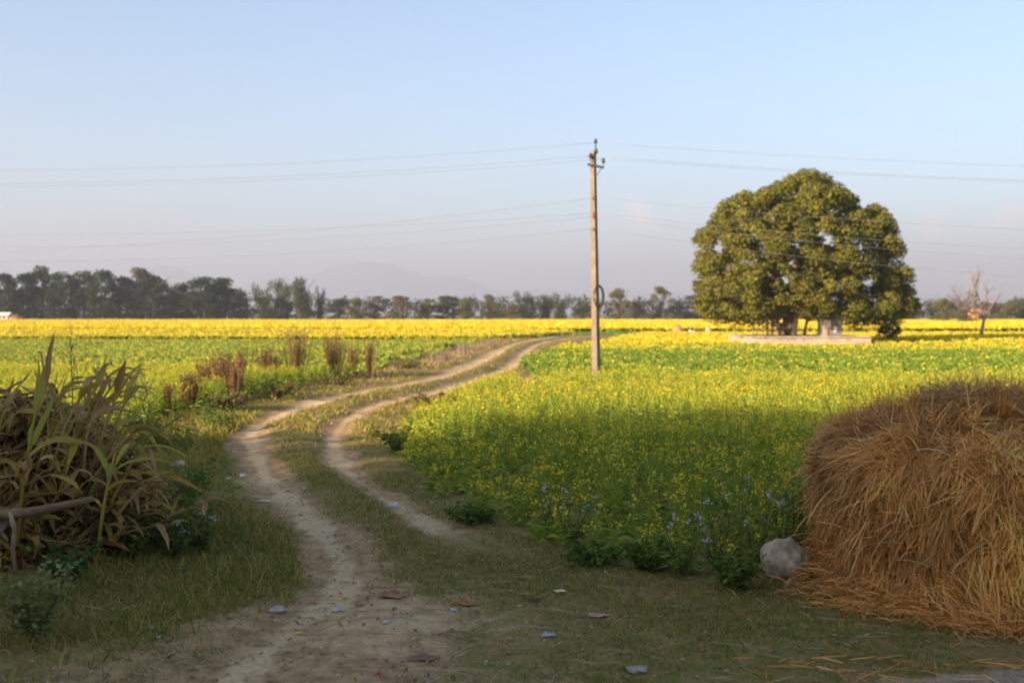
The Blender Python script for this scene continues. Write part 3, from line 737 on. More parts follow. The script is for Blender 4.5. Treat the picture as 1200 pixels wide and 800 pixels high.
# shrine
sp = AT(973, 392, 69.6); sh = thing("shrine", "small grey shrine with a cream panel on the platform under the big tree", "shrine", (sp[0], 69.6, PLZ), R(8))
mb = MB(); mb.box((-.62, -.45, 0), (.62, .55, 1.0), (.20, .185, .18)); mb.build("body", 'concrete', sh, bevel=.02)
mb = MB(); mb.box((-.70, -.53, 1.0), (.70, .63, 1.09), (.24, .22, .21)); mb.box((-.5, -.35, 1.09), (.5, .45, 1.32), (.19, .18, .175), taper=.35); mb.build("roof", 'concrete', sh, bevel=.015)
mb = MB(); mb.box((-.66, -.50, .52), (-.20, -.455, 1.02), (.72, .62, .48)); mb.build("panel", 'concrete', sh, bevel=.008)
mb = MB(); mb.box((-.66, -.52, 0), (-.40, -.46, .50), (.42, .30, .22)); mb.build("pillar", 'concrete', sh, bevel=.008)
mb = MB(); mb.box((.02, -.475, .25), (.22, -.453, .62), (.70, .62, .50)); mb.build("plaque", 'concrete', sh)
# railing round the young tree at the left of the platform
rp = AT(880, 393, 68.4); ft = thing("railing", "rusty thin railing at the left corner of the platform", "railing", (rp[0] + .15, 68.4, PLZ))
for i in range(6):
    mb = MB(); mb.tube([(i * .28, 0, 0), (i * .28, 0, 1.05)], .025, 6, (.20, .12, .08)); mb.build("post", 'metal', ft)
for zz in (.45, .98):
    mb = MB(); mb.tube([(-.05, -.035, zz), (1.45, -.035, zz)], .018, 6, (.20, .12, .08)); mb.build("rail", 'metal', ft)
for px, lab in ((899, "dark upright post left of the big trunk, the left one of two"), (904.5, "dark upright post left of the big trunk, the right one of two")):
    p = AT(px, 393, 69); t = thing("post", lab, "post", (p[0], 69, PLZ), 0, "posts by the big tree")
    mb = MB(); mb.tube([(0, 0, 0), (.02, 0, 1.3), (0, .02, 2.6)], [.09, .08, .075], 8, (.075, .065, .055)); mb.build("shaft", 'bark', t, True)
    mb = MB(); mb.tube([(0, .02, 2.6), (0, .02, 2.66)], [.1, .085], 8, (.075, .065, .055)); mb.build("cap", 'bark', t, True)

# ------------------------------------------------------------------ far farm details
def straw_heap(px, py, d, wpx, hpx, label, cols, name="straw_heap", n=500):
    p = AT(px, py, d); W = wpx / FPX * d; H = hpx / FPX * d; t = thing(name, label, "straw heap", (p[0], d, 0), rng.uniform(0, 6))
    mb = MB(); K = 7; th = np.linspace(0, 2 * PI, 12, endpoint=False)
    for_r = [(1, 0), (1.0, .3), (.88, .55), (.66, .78), (.38, .93), (.12, 1), (.01, 1.02)]
    V = np.array([[r * W / 2 * math.cos(a) * rng.uniform(.93, 1.07), r * W / 2 * math.sin(a) * rng.uniform(.93, 1.07), h * H] for r, h in for_r for a in th])
    i = np.arange(K - 1)[:, None] * 12; j = np.arange(12)[None]; q = np.stack([i + j, i + (j + 1) % 12, i + 12 + (j + 1) % 12, i + 12 + j], -1).reshape(-1, 4)
    mb.add(V, cols[0], q); body = mb.build("heap_body", 'straw', t, True)
    mb = MB(); k = rng.integers(0, len(V), n); d_ = unit(V[k] * np.array([1, 1, 0]) * .6 + rng.normal(0, .3 * W, (n, 3)) + np.array([0, 0, -.5 * H]))
    ribbons(mb, V[k] * 1.02, d_, W * .22, W * .02, pick(cols, n), K=1); tag(mb.build("straw", 'straw', t), kind="stuff")
    return t
OR = [(.52, .27, .11), (.46, .26, .12), (.38, .22, .10)]
straw_heap(18, 373, 284, 16, 6.5, "small orange straw heap at the foot of the left grove", OR)
straw_heap(794, 389, 113, 13, 10.5, "small orange straw heap in the far field left of the big tree", OR)
straw_heap(830, 389, 114, 8, 9, "narrow pale straw stook right of the crouching worker", [(.50, .34, .24), (.44, .30, .2), (.36, .26, .18)])
straw_heap(409, 373.5, 284, 6, 3, "tiny pale straw heap at the far edge of the yellow field", OR, n=60)
# white roofed shed at the far left edge and brick hut at right
def hut(px, d, wpx, z_eave, wall, roof, label, name, rz=0.0):
    p = AT(px, 373, d); W = wpx / FPX * d; t = thing(name, label, "building", (p[0], d, 0), rz)
    mb = MB(); mb.box((-W / 2, -W * .35, -.1), (W / 2, W * .35, z_eave), wall); mb.build("wall", 'brick', t)
    mb = MB(); a = W / 2 * 1.12; b = W * .42; hgt = z_eave + W * .2
    V = [(-a, -b, z_eave - .05), (a, -b, z_eave - .05), (a, b, z_eave - .05), (-a, b, z_eave - .05), (-a, 0, hgt), (a, 0, hgt)]
    mb.add(V, roof, [(0, 1, 5, 4), (2, 3, 4, 5), (0, 3, 2, 1)], [(0, 4, 3), (1, 2, 5)]); mb.build("roof", 'brick', t)
    mb = MB(); mb.box((-.4, -W * .35 - .06, 0), (.4, -W * .35 + .02, 1.8), (.10, .07, .05)); mb.build("door", 'brick', t)
    mb = MB(); mb.box((W * .22, -W * .35 - .05, .9), (W * .22 + .6, -W * .35 + .02, 1.6), (.06, .05, .05)); mb.build("window", 'brick', t)
    return t
hut(2, 286, 20, 1.6, (.55, .50, .45), (.62, .58, .55), "pale low shed at the left edge before the grove", "shed")
hut(1144, 262, 15, 2.6, (.48, .20, .10), (.42, .20, .12), "small orange brick hut behind the bare tree at right", "brick_hut", R(20))
# crouching worker
wp = AT(811, 389, 112); per = thing("person", "crouching field worker in dark top and pale lower clothes in the far field", "person", (wp[0], 112, 0), R(100))
def skinned(name, mat, col, verts, edges, radii, parent, sub=2):
    me = bpy.data.meshes.new(name); me.from_pydata(verts, edges, []); o = bpy.data.objects.new(name, me); C.objects.link(o); o.parent = parent
    sk = o.modifiers.new("skin", 'SKIN'); sk.use_smooth_shade = True
    for v, r in zip(me.skin_vertices[0].data, radii): v.radius = (r, r)
    me.skin_vertices[0].data[0].use_root = True
    su = o.modifiers.new("sub", 'SUBSURF'); su.levels = sub; su.render_levels = sub
    m, n, l = new_mat(name + "_mat"); ou = n.new("ShaderNodeOutputMaterial"); b = n.new("ShaderNodeBsdfPrincipled"); l.new(b.outputs[0], ou.inputs[0])
    b.inputs['Base Color'].default_value = lin(*col); b.inputs['Roughness'].default_value = .9; me.materials.append(m)
    return o
bv = [(0, 0, .22), (.10, 0, .42), (.20, 0, .60), (.24, 0, .70), (.27, 0, .82), (.20, .17, .60), (.34, .22, .42), (.46, .16, .28), (.20, -.17, .60), (.34, -.22, .42), (.46, -.16, .28),
      (.03, .10, .2), (.30, .16, .40), (.12, .14, .08), (.28, .14, .03), (.03, -.10, .2), (.30, -.16, .40), (.12, -.14, .08), (.28, -.14, .03)]
be = [(0, 1), (1, 2), (2, 3), (3, 4), (2, 5), (5, 6), (6, 7), (2, 8), (8, 9), (9, 10), (0, 11), (11, 12), (12, 13), (13, 14), (0, 15), (15, 16), (16, 17), (17, 18)]
skinned("body", None, (.30, .17, .11), bv, be, [.13, .13, .13, .06, .1, .06, .05, .04, .06, .05, .04, .09, .075, .055, .04, .09, .075, .055, .04], per)
skinned("shirt", None, (.05, .05, .06), [(0.02, 0, .26), (.10, 0, .42), (.20, 0, .60), (.20, .17, .60), (.33, .215, .44), (.20, -.17, .60), (.33, -.215, .44)], [(0, 1), (1, 2), (2, 3), (3, 4), (2, 5), (5, 6)], [.15, .15, .145, .08, .065, .08, .065], per)
skinned("skirt", None, (.62, .58, .55), [(0, 0, .2), (.03, .1, .2), (.30, .16, .40), (.14, .14, .12), (.03, -.1, .2), (.30, -.16, .40), (.14, -.14, .12)], [(0, 1), (1, 2), (2, 3), (0, 4), (4, 5), (5, 6)], [.15, .115, .095, .075, .115, .095, .075], per)
skinned("hair", None, (.02, .018, .016), [(.255, 0, .86), (.235, 0, .80)], [(0, 1)], [.105, .085], per)

# ------------------------------------------------------------------ power poles and wires
POLE_D = 29.5
pb = AT(699, 440, POLE_D); PX, PY = pb[0], POLE_D; PTOP = AT(695, 177, POLE_D)
def zat(py): return AT(695, py, POLE_D)[2]
def make_pole(x, y, label, lean=0.0, rz=R(-40)):
    t = thing("power_pole", label, "power pole", (x, y, -.02), 0, "poles of the power line")
    Hh = PTOP[2] + .02; mb = MB(); K = 9; q = np.linspace(0, 1, K)
    c_, s_ = math.cos(rz), math.sin(rz); V = []
    for f in q:
        hx_, hy_ = (.095 - .032 * f), (.08 - .025 * f)
        for a, b in ((-1, -1), (1, -1), (1, 1), (-1, 1)):
            X, Y = a * hx_, b * hy_; V.append((X * c_ - Y * s_ + lean * f, X * s_ + Y * c_, f * Hh))
    i = np.arange(K - 1)[:, None] * 4; j = np.arange(4)[None]
    qd = np.stack([i + j, i + (j + 1) % 4, i + 4 + (j + 1) % 4, i + 4 + j], -1).reshape(-1, 4)
    mb.add(V, (.20, .158, .118), np.vstack([qd, [[K * 4 - 4, K * 4 - 3, K * 4 - 2, K * 4 - 1]]])); mb.build("shaft", 'concrete', t, bevel=.012)
    def at(z, dx, dy=-.1): f = z / Hh; return np.array([lean * f + dx, dy, z])
    DK = (.05, .04, .04)
    def insul(p):
        m2 = MB(); m2.tube([p + np.array([0, 0, -.10]), p], .012, 6, DK); m2.tube([p, p + np.array([0, 0, .03]), p + np.array([0, 0, .05]), p + np.array([0, 0, .09]), p + np.array([0, 0, .12])], [.045, .055, .035, .045, .02], 10, DK)
        m2.build("insulator", 'metal', t, True)
    mb = MB(); mb.tube([at(Hh - .05, .05, 0), at(Hh + .16, .07, 0)], .02, 6, DK); mb.build("top_pin", 'metal', t)
    insul(at(Hh + .20, .07, 0)); insul(at(Hh - .06, .08, -.02)) 
    zc = zat(194.5) + .02
    mb = MB(); a, b = at(zc + .03, -.16, -.12), at(zc - .06, .27, -.10)
    mb.tube([a, b], .035, 4, (.10, .10, .10)); mb.build("cross_arm", 'metal', t)
    mb = MB(); mb.tube([at(zc - .30, .06, -.08), at(zc - .05, .22, -.10)], .014, 6, (.10, .10, .10)); mb.build("brace", 'metal', t)
    insul(at(zc + .07, .26)); insul(at(zc + .20, -.08, -.12))
    for zz in (zat(232), zat(250), zat(254), zat(268)):
        mb = MB(); p = at(zz, -.01, -.115); mb.tube([p + np.array([0, .03, 0]), p + np.array([0, -.03, 0])], .04, 8, (.16, .07, .05)); mb.build("shackle", 'metal', t)
    return t
pole = make_pole(PX, PY, "tall tan concrete power pole standing in the mustard", PTOP[0] - PX)
SPL, SPR = 32.0, 37.0
make_pole(PX - SPL, PY + 1.0, "next power pole along the line, left of the photo's edge", 0); make_pole(PX + SPR, PY + 2.0, "next power pole along the line, right of the photo's edge", 0)
# coil of cable on the shaft
ct = MB(); zc = zat(347)
for i in range(5):
    th = np.linspace(0, 2 * PI, 25); rr = .24 + .02 * (i % 3)
    ct.tube(np.stack([PX + .02 + .12 * np.cos(th) * rr / .25 + .01 * i, PY - .17 - .012 * i + 0 * th, zc + 1.05 * rr * np.sin(th)], 1), .011, 5, (.03, .028, .028), cap=False)
tag(ct.build("cable_coil", 'wire', smooth=True), "loop of black cable hanging on the power pole", "cable")
# wires: sagging spans from pole to pole
def wire(za, zb_drop, sag, side, off, label, dz_end=0.0, endp=None, r=.0036):
    s = -1 if side == 'l' else 1; span = SPL if s < 0 else SPR
    a = np.array([PX + off, PY - .12, za])
    e = np.array([PX + s * span + off, PY + (1.0 if s < 0 else 2.0) - .12, za + dz_end]) if endp is None else np.array(endp)
    t = np.linspace(0, 1, 33)[:, None]; p = a + (e - a) * t; p[:, 2] -= 4 * sag * (t * (1 - t))[:, 0]
    mb = MB(); mb.tube(p, r, 5, (.26, .235, .22)); return tag(mb.build("power_wire", 'wire', smooth=True), label, "wire", "wires of the power line")
for s, nm in (('l', 'left'), ('r', 'right')):
    wire(zat(168), 0, .66 if s == 'l' else .62, s, .0, f"topmost wire running {nm} from the tip of the power pole")
    wire(zat(183.5), 0, .66 if s == 'l' else .66, s, -.12, f"upper of the two close wires from the cross arm to the {nm}")
    wire(zat(187), 0, .66 if s == 'l' else .62, s, .2, f"lower of the two close wires from the cross arm to the {nm}")
    wire(zat(250), 0, .55 if s == 'l' else 1.05, s, 0, f"upper wire of the dark middle pair on the pole's {nm} side")
    wire(zat(254), 0, .78 if s == 'l' else 1.25, s, 0, f"lower wire of the dark middle pair on the pole's {nm} side")
    wire(zat(268), 0, .85 if s == 'l' else 1.45, s, 0, f"lowest wire running {nm} from the power pole")
    wire(zat(232), 0, .75 if s == 'l' else .85, s, 0, f"single faint wire between upper and middle wires to the {nm}", -1.3 if s == 'l' else -.2)

# ------------------------------------------------------------------ haystack
HC = np.array([3.78, 8.25]); HR = 1.44
hay = thing("haystack", "large rounded brown straw stack at the right edge", "haystack", (HC[0], HC[1], gz(*HC)))
prof = np.array([(1.04, 0), (1.0, .08), (.985, .22), (.985, .42), (1.0, .62), (1.005, .80), (.985, .97), (.92, 1.09), (.78, 1.19), (.52, 1.26), (.22, 1.29), (.01, 1.30)])
def hay_pt(th, s):
    """surface of the stack: th angle, s 0..1 along the profile"""
    seg = np.concatenate([[0], np.cumsum(np.hypot(np.diff(prof[:, 0] * HR), np.diff(prof[:, 1])))]); seg /= seg[-1]
    r = np.interp(s, seg, prof[:, 0]) * HR; z = np.interp(s, seg, prof[:, 1])
    k = np.stack([np.cos(th) * 3 + 5, np.sin(th) * 3 + z * 3], 1)
    r = r * (1 + (fbm(k, .9, 51) - .5) * .10 + (fbm(k, 3.0, 52) - .5) * .05)
    # the cap is a lump left of the centre
    x, y = r * np.cos(th), r * np.sin(th)
    return np.stack([x, y, z], 1)
CAP = np.array([-.40, -.12]); CAPR = .42
TH, SS = np.meshgrid(np.linspace(0, 2 * PI, 97)[:-1], np.linspace(0, 1, 40)); V = hay_pt(TH.ravel(), SS.ravel())
n = 96; i = np.arange(39)[:, None] * n; j = np.arange(n)[None]
q = np.stack([i + j, i + (j + 1) % n, i + n + (j + 1) % n, i + n + j], -1).reshape(-1, 4)
mb = MB(); mb.add(V * np.array([.97, .97, .985]), vary((.30, .145, .04), len(V), .3), q); mb.build("stack_body", 'straw', hay, True)
STRAW = [(.76, .365, .085), (.66, .295, .06), (.80, .44, .125), (.52, .23, .05), (.78, .49, .18), (.36, .155, .036)]
PSTR = [.28, .26, .16, .16, .05, .09]
N = 90000
th = rng.uniform(0, 2 * PI, N); th = np.where(rng.random(N) < .82, rng.uniform(PI * .62, PI * 1.98, N), th); s = rng.uniform(0, 1, N) ** .85
p = hay_pt(th, s); e = 1e-3
tgd = unit(hay_pt(th, np.clip(s - e * 5, 0, 1)) - hay_pt(th, np.clip(s + e * 5, 0, 1)))       # down the slope
tgt = np.stack([-np.sin(th), np.cos(th), 0 * th], 1); nrm = unit(np.cross(tgt, tgd)); nrm *= np.sign((nrm * np.stack([np.cos(th), np.sin(th), .6 + 0 * th], 1)).sum(1))[:, None]
swirl = (fbm(np.stack([th * 3.2, s * 8], 1), 1.0, 55) - .5) * 5.5
mess = np.where(s < .40, .55, np.where(s < .58, 1.0, 1.8))[:, None]
cid = (np.floor(th * 11 + rng.normal(0, .25, N)) * 53 + np.floor(s * 15 + rng.normal(0, .25, N))).astype(int) % 4000
CN = rng.normal(0, 1, (4000, 3)); CO = rng.uniform(-.045, .045, 4000); CT = rng.uniform(.62, 1.3, 4000)
p = p + nrm * CO[cid][:, None]
d = unit(CN[cid] * .55 * mess + tgd * rng.choice([1.0, .45, -.2], N, p=[.55, .3, .15])[:, None] + tgt * (swirl[:, None] * mess * .5) + rng.normal(0, 1, (N, 3)) * .38 * mess + nrm * rng.uniform(-.04, .09, (N, 1)))
p = p + nrm * rng.uniform(-.015, .025, (N, 1))
tone = (.55 + .85 * fbm(np.stack([th * 3, s * 6], 1), 1.0, 57))[:, None] * CT[cid][:, None]
mb = MB()
ribbons(mb, p, d, np.where(rng.random(N) < .15, rng.uniform(.2, .36, N), rng.uniform(.06, .18, N)), rng.uniform(.003, .0065, N), pick(STRAW, N, PSTR) * tone, K=2, droop=rng.uniform(-.2, .8, N), prof=[.8, 1, .5], crink=.12, side=unit(np.cross(d, nrm) + rng.normal(0, .25, (N, 3))))
tag(mb.build("straw", 'straw', hay), kind="stuff")
# long stray stalks
N = 380; th = rng.uniform(PI * .7, PI * 1.95, N); s = rng.uniform(.1, .85, N); p = hay_pt(th, s); o_ = np.stack([np.cos(th), np.sin(th), .4 + 0 * th], 1)
mb = MB(); d = unit(rng.normal(0, 1, (N, 3)) + o_ * .08 - np.array([0, 0, .35]))
ribbons(mb, p + o_ * .02, d, rng.uniform(.15, .4, N), .007, pick([(.66, .46, .22), (.56, .35, .13)], N), K=4, droop=rng.uniform(.4, 1.8, N), prof=[.9, 1, 1, .8, .4]); tag(mb.build("stray_straw", 'straw', hay), kind="stuff")
# grey weathered cap
mb = MB(); th, s = np.meshgrid(np.linspace(0, 2 * PI, 41)[:-1], np.linspace(0, 1, 9)); th, s = th.ravel(), s.ravel()
cr = CAPR * np.cos(s * PI / 2) ** .45; cz = .95 + .48 * np.sin(s * PI / 2) ** 1.0
V = np.stack([CAP[0] + cr * np.cos(th) * 1.12, CAP[1] + cr * np.sin(th), cz], 1) + rng.normal(0, .012, (len(th), 3))
i = np.arange(8)[:, None] * 40; j = np.arange(40)[None]; q = np.stack([i + j, i + (j + 1) % 40, i + 40 + (j + 1) % 40, i + 40 + j], -1).reshape(-1, 4)
mb.add(V, vary((.16, .09, .035), len(V)), q); cap = mb.build("straw_cap", 'straw', hay, True); cap["label"] = "duller weathered lump of straw on top"
N = 9000; th = rng.uniform(0, 2 * PI, N); s = rng.uniform(0, 1, N); cr = CAPR * np.cos(s * PI / 2) ** .45; cz = .95 + .49 * np.sin(s * PI / 2)
p = np.stack([CAP[0] + cr * np.cos(th) * 1.12, CAP[1] + cr * np.sin(th), cz], 1); o_ = np.stack([np.cos(th), np.sin(th), s * 1.5], 1)
tt = np.stack([-np.sin(th), np.cos(th), 0 * th], 1); d = unit(tt * rng.normal(0, 1, (N, 1)) + rng.normal(0, .35, (N, 3)) + o_ * .12 - np.array([0, 0, .15]))
mb = MB(); ribbons(mb, p, d, rng.uniform(.08, .26, N), rng.uniform(.003, .007, N), pick([(.56, .33, .12), (.44, .26, .10), (.62, .40, .17), (.32, .18, .075)], N), K=3, droop=.7, prof=[.8, 1, .9, .5]); tag(mb.build("cap_straw", 'straw', hay), kind="stuff")
# loose straw round the foot
def loose_straw(n, xf, yf, zmax, cols, L=(.1, .35), spread=1.0):
    x, y = xf(n), yf(n); P = np.column_stack([x, y]); z = tz(P); az = rng.uniform(0, 2 * PI, n)
    return np.column_stack([x, y, z + rng.uniform(.005, zmax, n)]), np.column_stack([np.cos(az), np.sin(az), rng.normal(.0, .22, n)]), rng.uniform(*L, n), pick(cols, n)
mb = MB()
n = 3600; th = rng.uniform(PI * .6, PI * 2, n); q_ = np.abs(rng.normal(0, .08, n)) * np.where(rng.random(n) < .12, 2.6, 1); q_ *= np.where((th < PI * 1.2), 2.2, 1)
P = np.column_stack([HC[0] + (HR * 1.04 + q_) * np.cos(th), HC[1] + (HR * 1.04 + q_) * np.sin(th)])
hgt = .16 * np.exp(-q_ / .13) * np.where(th < PI * 1.25, 1.6, 1); az = rng.uniform(0, 2 * PI, n)
ribbons(mb, np.column_stack([P, tz(P) + .006 + hgt * rng.uniform(0, 1, n)]), np.column_stack([np.cos(az), np.sin(az), rng.normal(0, .25, n)]), rng.uniform(.07, .26, n), rng.uniform(.004, .007, n), pick(STRAW, n, PSTR), K=2, droop=.5, prof=[.8, 1, .5])
n = 600; x = rng.uniform(1.2, 5, n) ; y = 5.5 + (rng.random(n) ** 1.6) * .9 + 0 * x; P = np.column_stack([x, y]); az = rng.normal(0, .6, n)
ribbons(mb, np.column_stack([P, tz(P) + rng.uniform(.006, .03, n)]), np.column_stack([np.cos(az), np.sin(az), rng.normal(0, .1, n)]), rng.uniform(.06, .24, n), .006, pick(STRAW, n, PSTR), K=2, prof=[.8, 1, .5])
n = 900; x = rng.uniform(-3, 3.2, n); y = rng.uniform(5.6, 9.5, n); P = np.column_stack([x, y]); az = rng.normal(0, .9, n)
ribbons(mb, np.column_stack([P, tz(P) + rng.uniform(.006, .03, n)]), np.column_stack([np.cos(az), np.sin(az), rng.normal(0, .08, n)]), rng.uniform(.05, .22, n), .006, pick([(.36, .26, .14), (.30, .20, .10)], n), K=2, prof=[.8, 1, .5])
tag(mb.build("loose_straw", 'straw'), "loose brown straw scattered over the ground around the haystack", "straw", None, "stuff")

# ------------------------------------------------------------------ grass and verge plants
GRASS = [(.16, .18, .026), (.20, .21, .03), (.29, .24, .055), (.40, .29, .10), (.12, .14, .022), (.34, .22, .075), (.18, .20, .03)]
mb = MB()
def grass(n, xr, yr, hgt, wid, soilmax=.42, cols=GRASS, patch=(.40, .58), fn=None, p=None):
    P = np.column_stack([rng.uniform(*xr, n), rng.uniform(*yr, n)]); P = P[in_view(P)]
    z, so, dl, dr, dm = terrain_full(P); den = sstep(fbm(P, .8, 61), *patch) * .85 + .15
    ok = (so + rng.normal(0, .18, len(P)) < soilmax) & (rng.random(len(P)) < den) & ~inpoly(P, ROAD)
    if fn is not None: ok &= fn(P)
    P, z = P[ok], z[ok]; n = len(P); hv = hgt * rng.uniform(.5, 1.4, n) * (.5 + fbm(P, 1.7, 62))
    ribbons(mb, np.column_stack([P, z - .005]), np.column_stack([rng.normal(0, .5, (n, 2)), np.ones(n)]), hv, wid * rng.uniform(.7, 1.3, n), pick(cols, n, p, amt=.3), K=2, droop=rng.uniform(.2, 1.4, n), prof=[1, .8, .15])
notA = lambda P: ~inpoly(P, POLY_A)
grass(110000, (-3.4, 3.8), (5.4, 9.5), .038, .005, fn=notA, patch=(.36, .56))
grass(70000, (-5.5, 2.0), (9.5, 16), .045, .008, fn=notA, patch=(.33, .55))
grass(30000, (-8, 1.6), (16, 30), .08, .018, fn=notA, patch=(.3, .5))
LV = lambda P: (P[:, 0] < np.interp(P[:, 1], [5.4, 7, 8, 9, 11, 14, 18], [-2.0, -1.55, -1.5, -1.7, -2.6, -3.7, -4.6]) ) & ~inpoly(P, POLY_E)
grass(26000, (-6, -1.3), (5.6, 11), .11, .008, fn=LV, patch=(.25, .5))
grass(22000, (-8, -2.0), (11, 22), .16, .013, fn=LV, patch=(.25, .5))
verge_l = lambda P: (P[:, 0] < np.interp(P[:, 1], RUTL[:, 1][RUTL[:, 1] > 17], RUTL[:, 0][RUTL[:, 1] > 17]) - .7) & ~inpoly(P, POLY_E) & ~inpoly(P, POLY_F)
DRYG = GRASS + [(.30, .20, .12), (.36, .26, .16), (.26, .18, .14)]
grass(22000, (-8.2, -1), (18, 45), .11, .020, fn=verge_l, cols=DRYG, patch=(.25, .55))
grass(16000, (-6, 6), (40, 100), .16, .04, fn=lambda P: verge_l(P) & (cdist(P, RUTL) < 4.5), cols=DRYG + [(.40, .28, .24), (.34, .24, .2)], patch=(.2, .5))
verge_r = lambda P: (cdist(P, RUTR) < 2.2) & ~inpoly(P, POLY_A) & ~inpoly(P, POLY_B) & (P[:, 0] > np.interp(P[:, 1], RUTR[:, 1][RUTR[:, 1] > 9], RUTR[:, 0][RUTR[:, 1] > 9]) + .3)
grass(20000, (-4, 6), (17, 90), .09, .03, fn=verge_r, cols=DRYG, patch=(.2, .5))
midg = lambda P: cdist(P, MIDC) < .55
grass(22000, (-5, 4), (17, 80), .09, .022, fn=midg, cols=DRYG, soilmax=.7, patch=(.2, .5))
tag(mb.build("grass", 'blade'), "short patchy grass along the track and verges", "grass", None, "stuff")
# fallen leaves / bits
n = 4200; P = np.column_stack([rng.uniform(-3.2, 3, n), 5.6 + rng.random(n) ** 1.6 * 8]); P = P[in_view(P) & ~inpoly(P, POLY_A)]; n = len(P)
mb = MB(); leaves(mb, np.column_stack([P, tz(P) + .012]), unit(rdir(n) * .35 + np.array([0, 0, 1])), rng.uniform(.012, .055, n), pick([(.22, .12, .06), (.30, .18, .09), (.16, .09, .05), (.38, .28, .18)], n), aspect=.5)
tag(mb.build("leaf_litter", 'dry'), "small dead leaves scattered on the trampled ground", "leaf litter", None, "stuff")
# soil clods
n = 2600; P = np.column_stack([rng.uniform(-3.2, 1.6, n), 5.5 + rng.random(n) ** 1.4 * 11]); z, so, *_ = terrain_full(P); ok = (so > .35) & in_view(P); P, z = P[ok], z[ok]; n = len(P)
mb = MB(); tet = np.array([[1, .2, -.3], [-.6, .9, -.3], [-.5, -.9, -.3], [.1, .1, .7]]); sz = rng.uniform(.006, .022, n)[:, None, None]
az = rng.uniform(0, 6.28, n); ca, sa = np.cos(az), np.sin(az); T = np.stack([tet[None, :, 0] * ca[:, None] - tet[None, :, 1] * sa[:, None], tet[None, :, 0] * sa[:, None] + tet[None, :, 1] * ca[:, None], np.broadcast_to(tet[None, :, 2], (n, 4))], -1) * sz
V = (T + np.column_stack([P, z])[:, None]).reshape(-1, 3); b = np.arange(n)[:, None] * 4
mb.add(V, np.repeat(pick([(.34, .27, .19), (.26, .2, .14), (.4, .34, .27)], n), 4, 0), None, np.concatenate([b + np.array([f]) for f in ((0, 1, 3), (1, 2, 3), (2, 0, 3))]))
tag(mb.build("soil_clods", 'stone'), "small clods and grit lying on the bare track", "soil", None, "stuff")

# leafy weeds, flowering weeds, dry weeds
def leafy_weed(px, py, w, h, label, cols, lsz=.07, n=160, name="leafy_weed", flowers=None, nfl=0, group=None):
    p = ground_pt(px, py); t = thing(name, label, "weed", p, rng.uniform(0, 6), group)
    mb = MB(); ns = 9; az = rng.uniform(0, 2 * PI, ns); e = np.stack([np.cos(az) * w / 2 * rng.uniform(.2, 1, ns), np.sin(az) * w / 2 * rng.uniform(.2, 1, ns), h * rng.uniform(.6, 1, ns)], 1)
    ribbons(mb, np.zeros((ns, 3)), e, np.linalg.norm(e, axis=1), .012, vary((.10, .12, .04), ns), K=2, prof=[1, .8, .5]); mb.build("stem", 'leaf', t)
    k = rng.integers(0, ns, n); f = rng.uniform(.15, 1.05, n); c = e[k] * f[:, None] + rng.normal(0, .045, (n, 3)) * w; c[:, 2] = np.maximum(c[:, 2], .02)
    mb = MB(); leaves(mb, c, unit(rdir(n) * .8 + np.array([0, -.2, .9])), lsz * rng.uniform(.6, 1.3, n), pick(cols, n, amt=.25), aspect=.7); tag(mb.build("foliage", 'leaf', t), kind="stuff")
    if nfl:
        k = rng.integers(0, ns, nfl); c = np.repeat(e[k] * 1.06 + rng.normal(0, .03, (nfl, 3)), 6, 0); c = c + rng.normal(0, .013, c.shape)
        mb = MB(); leaves(mb, c, rdir(len(c)), .022, pick(flowers, len(c), amt=.12), aspect=.9); tag(mb.build("flowers", 'petal', t), kind="stuff")
    return t
DG = [(.13, .18, .03), (.16, .22, .04), (.09, .13, .024)]; GG = [(.23, .24, .085), (.18, .20, .06), (.30, .30, .12)]; LI = [(.52, .48, .62), (.62, .58, .68), (.46, .42, .56)]
leafy_weed(40, 752, .62, .52, "grey green feathery shrub at the lower left corner", GG, .045, 900, name="shrub")
leafy_weed(78, 690, .50, .34, "fresh green leafy weed behind the grey green shrub", [(.09, .17, .04), (.07, .13, .035)], .06, 340)
for x, y, lab in [(205, 655, "lilac flowering weed at the foot of the maize heap near its yellow leaf"), (165, 645, "lilac flowering weed under the right side of the maize heap"), (115, 640, "lilac flowering weed under the broken branch tip"), (235, 650, "lilac flowering weed outermost toward the track")]:
    leafy_weed(x, y, .45, .34, lab, [(.09, .12, .03), (.12, .15, .035)], .05, 240, name="flowering_weed", flowers=LI, nfl=5, group="lilac weeds below the maize heap")
for x, y, h, lab in [(800, 676, .52, "lilac flowering weed at the mustard edge left of the leafy clump"), (840, 668, .55, "lilac flowering weed behind the dark leafy clump"), (885, 672, .62, "tall lilac weed just left of the pale boulder"),
                  (915, 652, .66, "lilac flowering weed directly behind the pale boulder"), (935, 648, .66, "lilac weed between boulder and haystack"), (672, 640, .42, "lone lilac weed at the mustard edge left of the others"), (640, 625, .42, "leftmost lilac weed on the mustard edge"), (860, 640, .62, "lilac flowering weed deeper inside the mustard")]:
    leafy_weed(x, y, .42, h, lab, [(.14, .19, .04), (.18, .23, .05)], .045, 130, name="flowering_weed", flowers=LI, nfl=5, group="lilac weeds on the mustard edge")
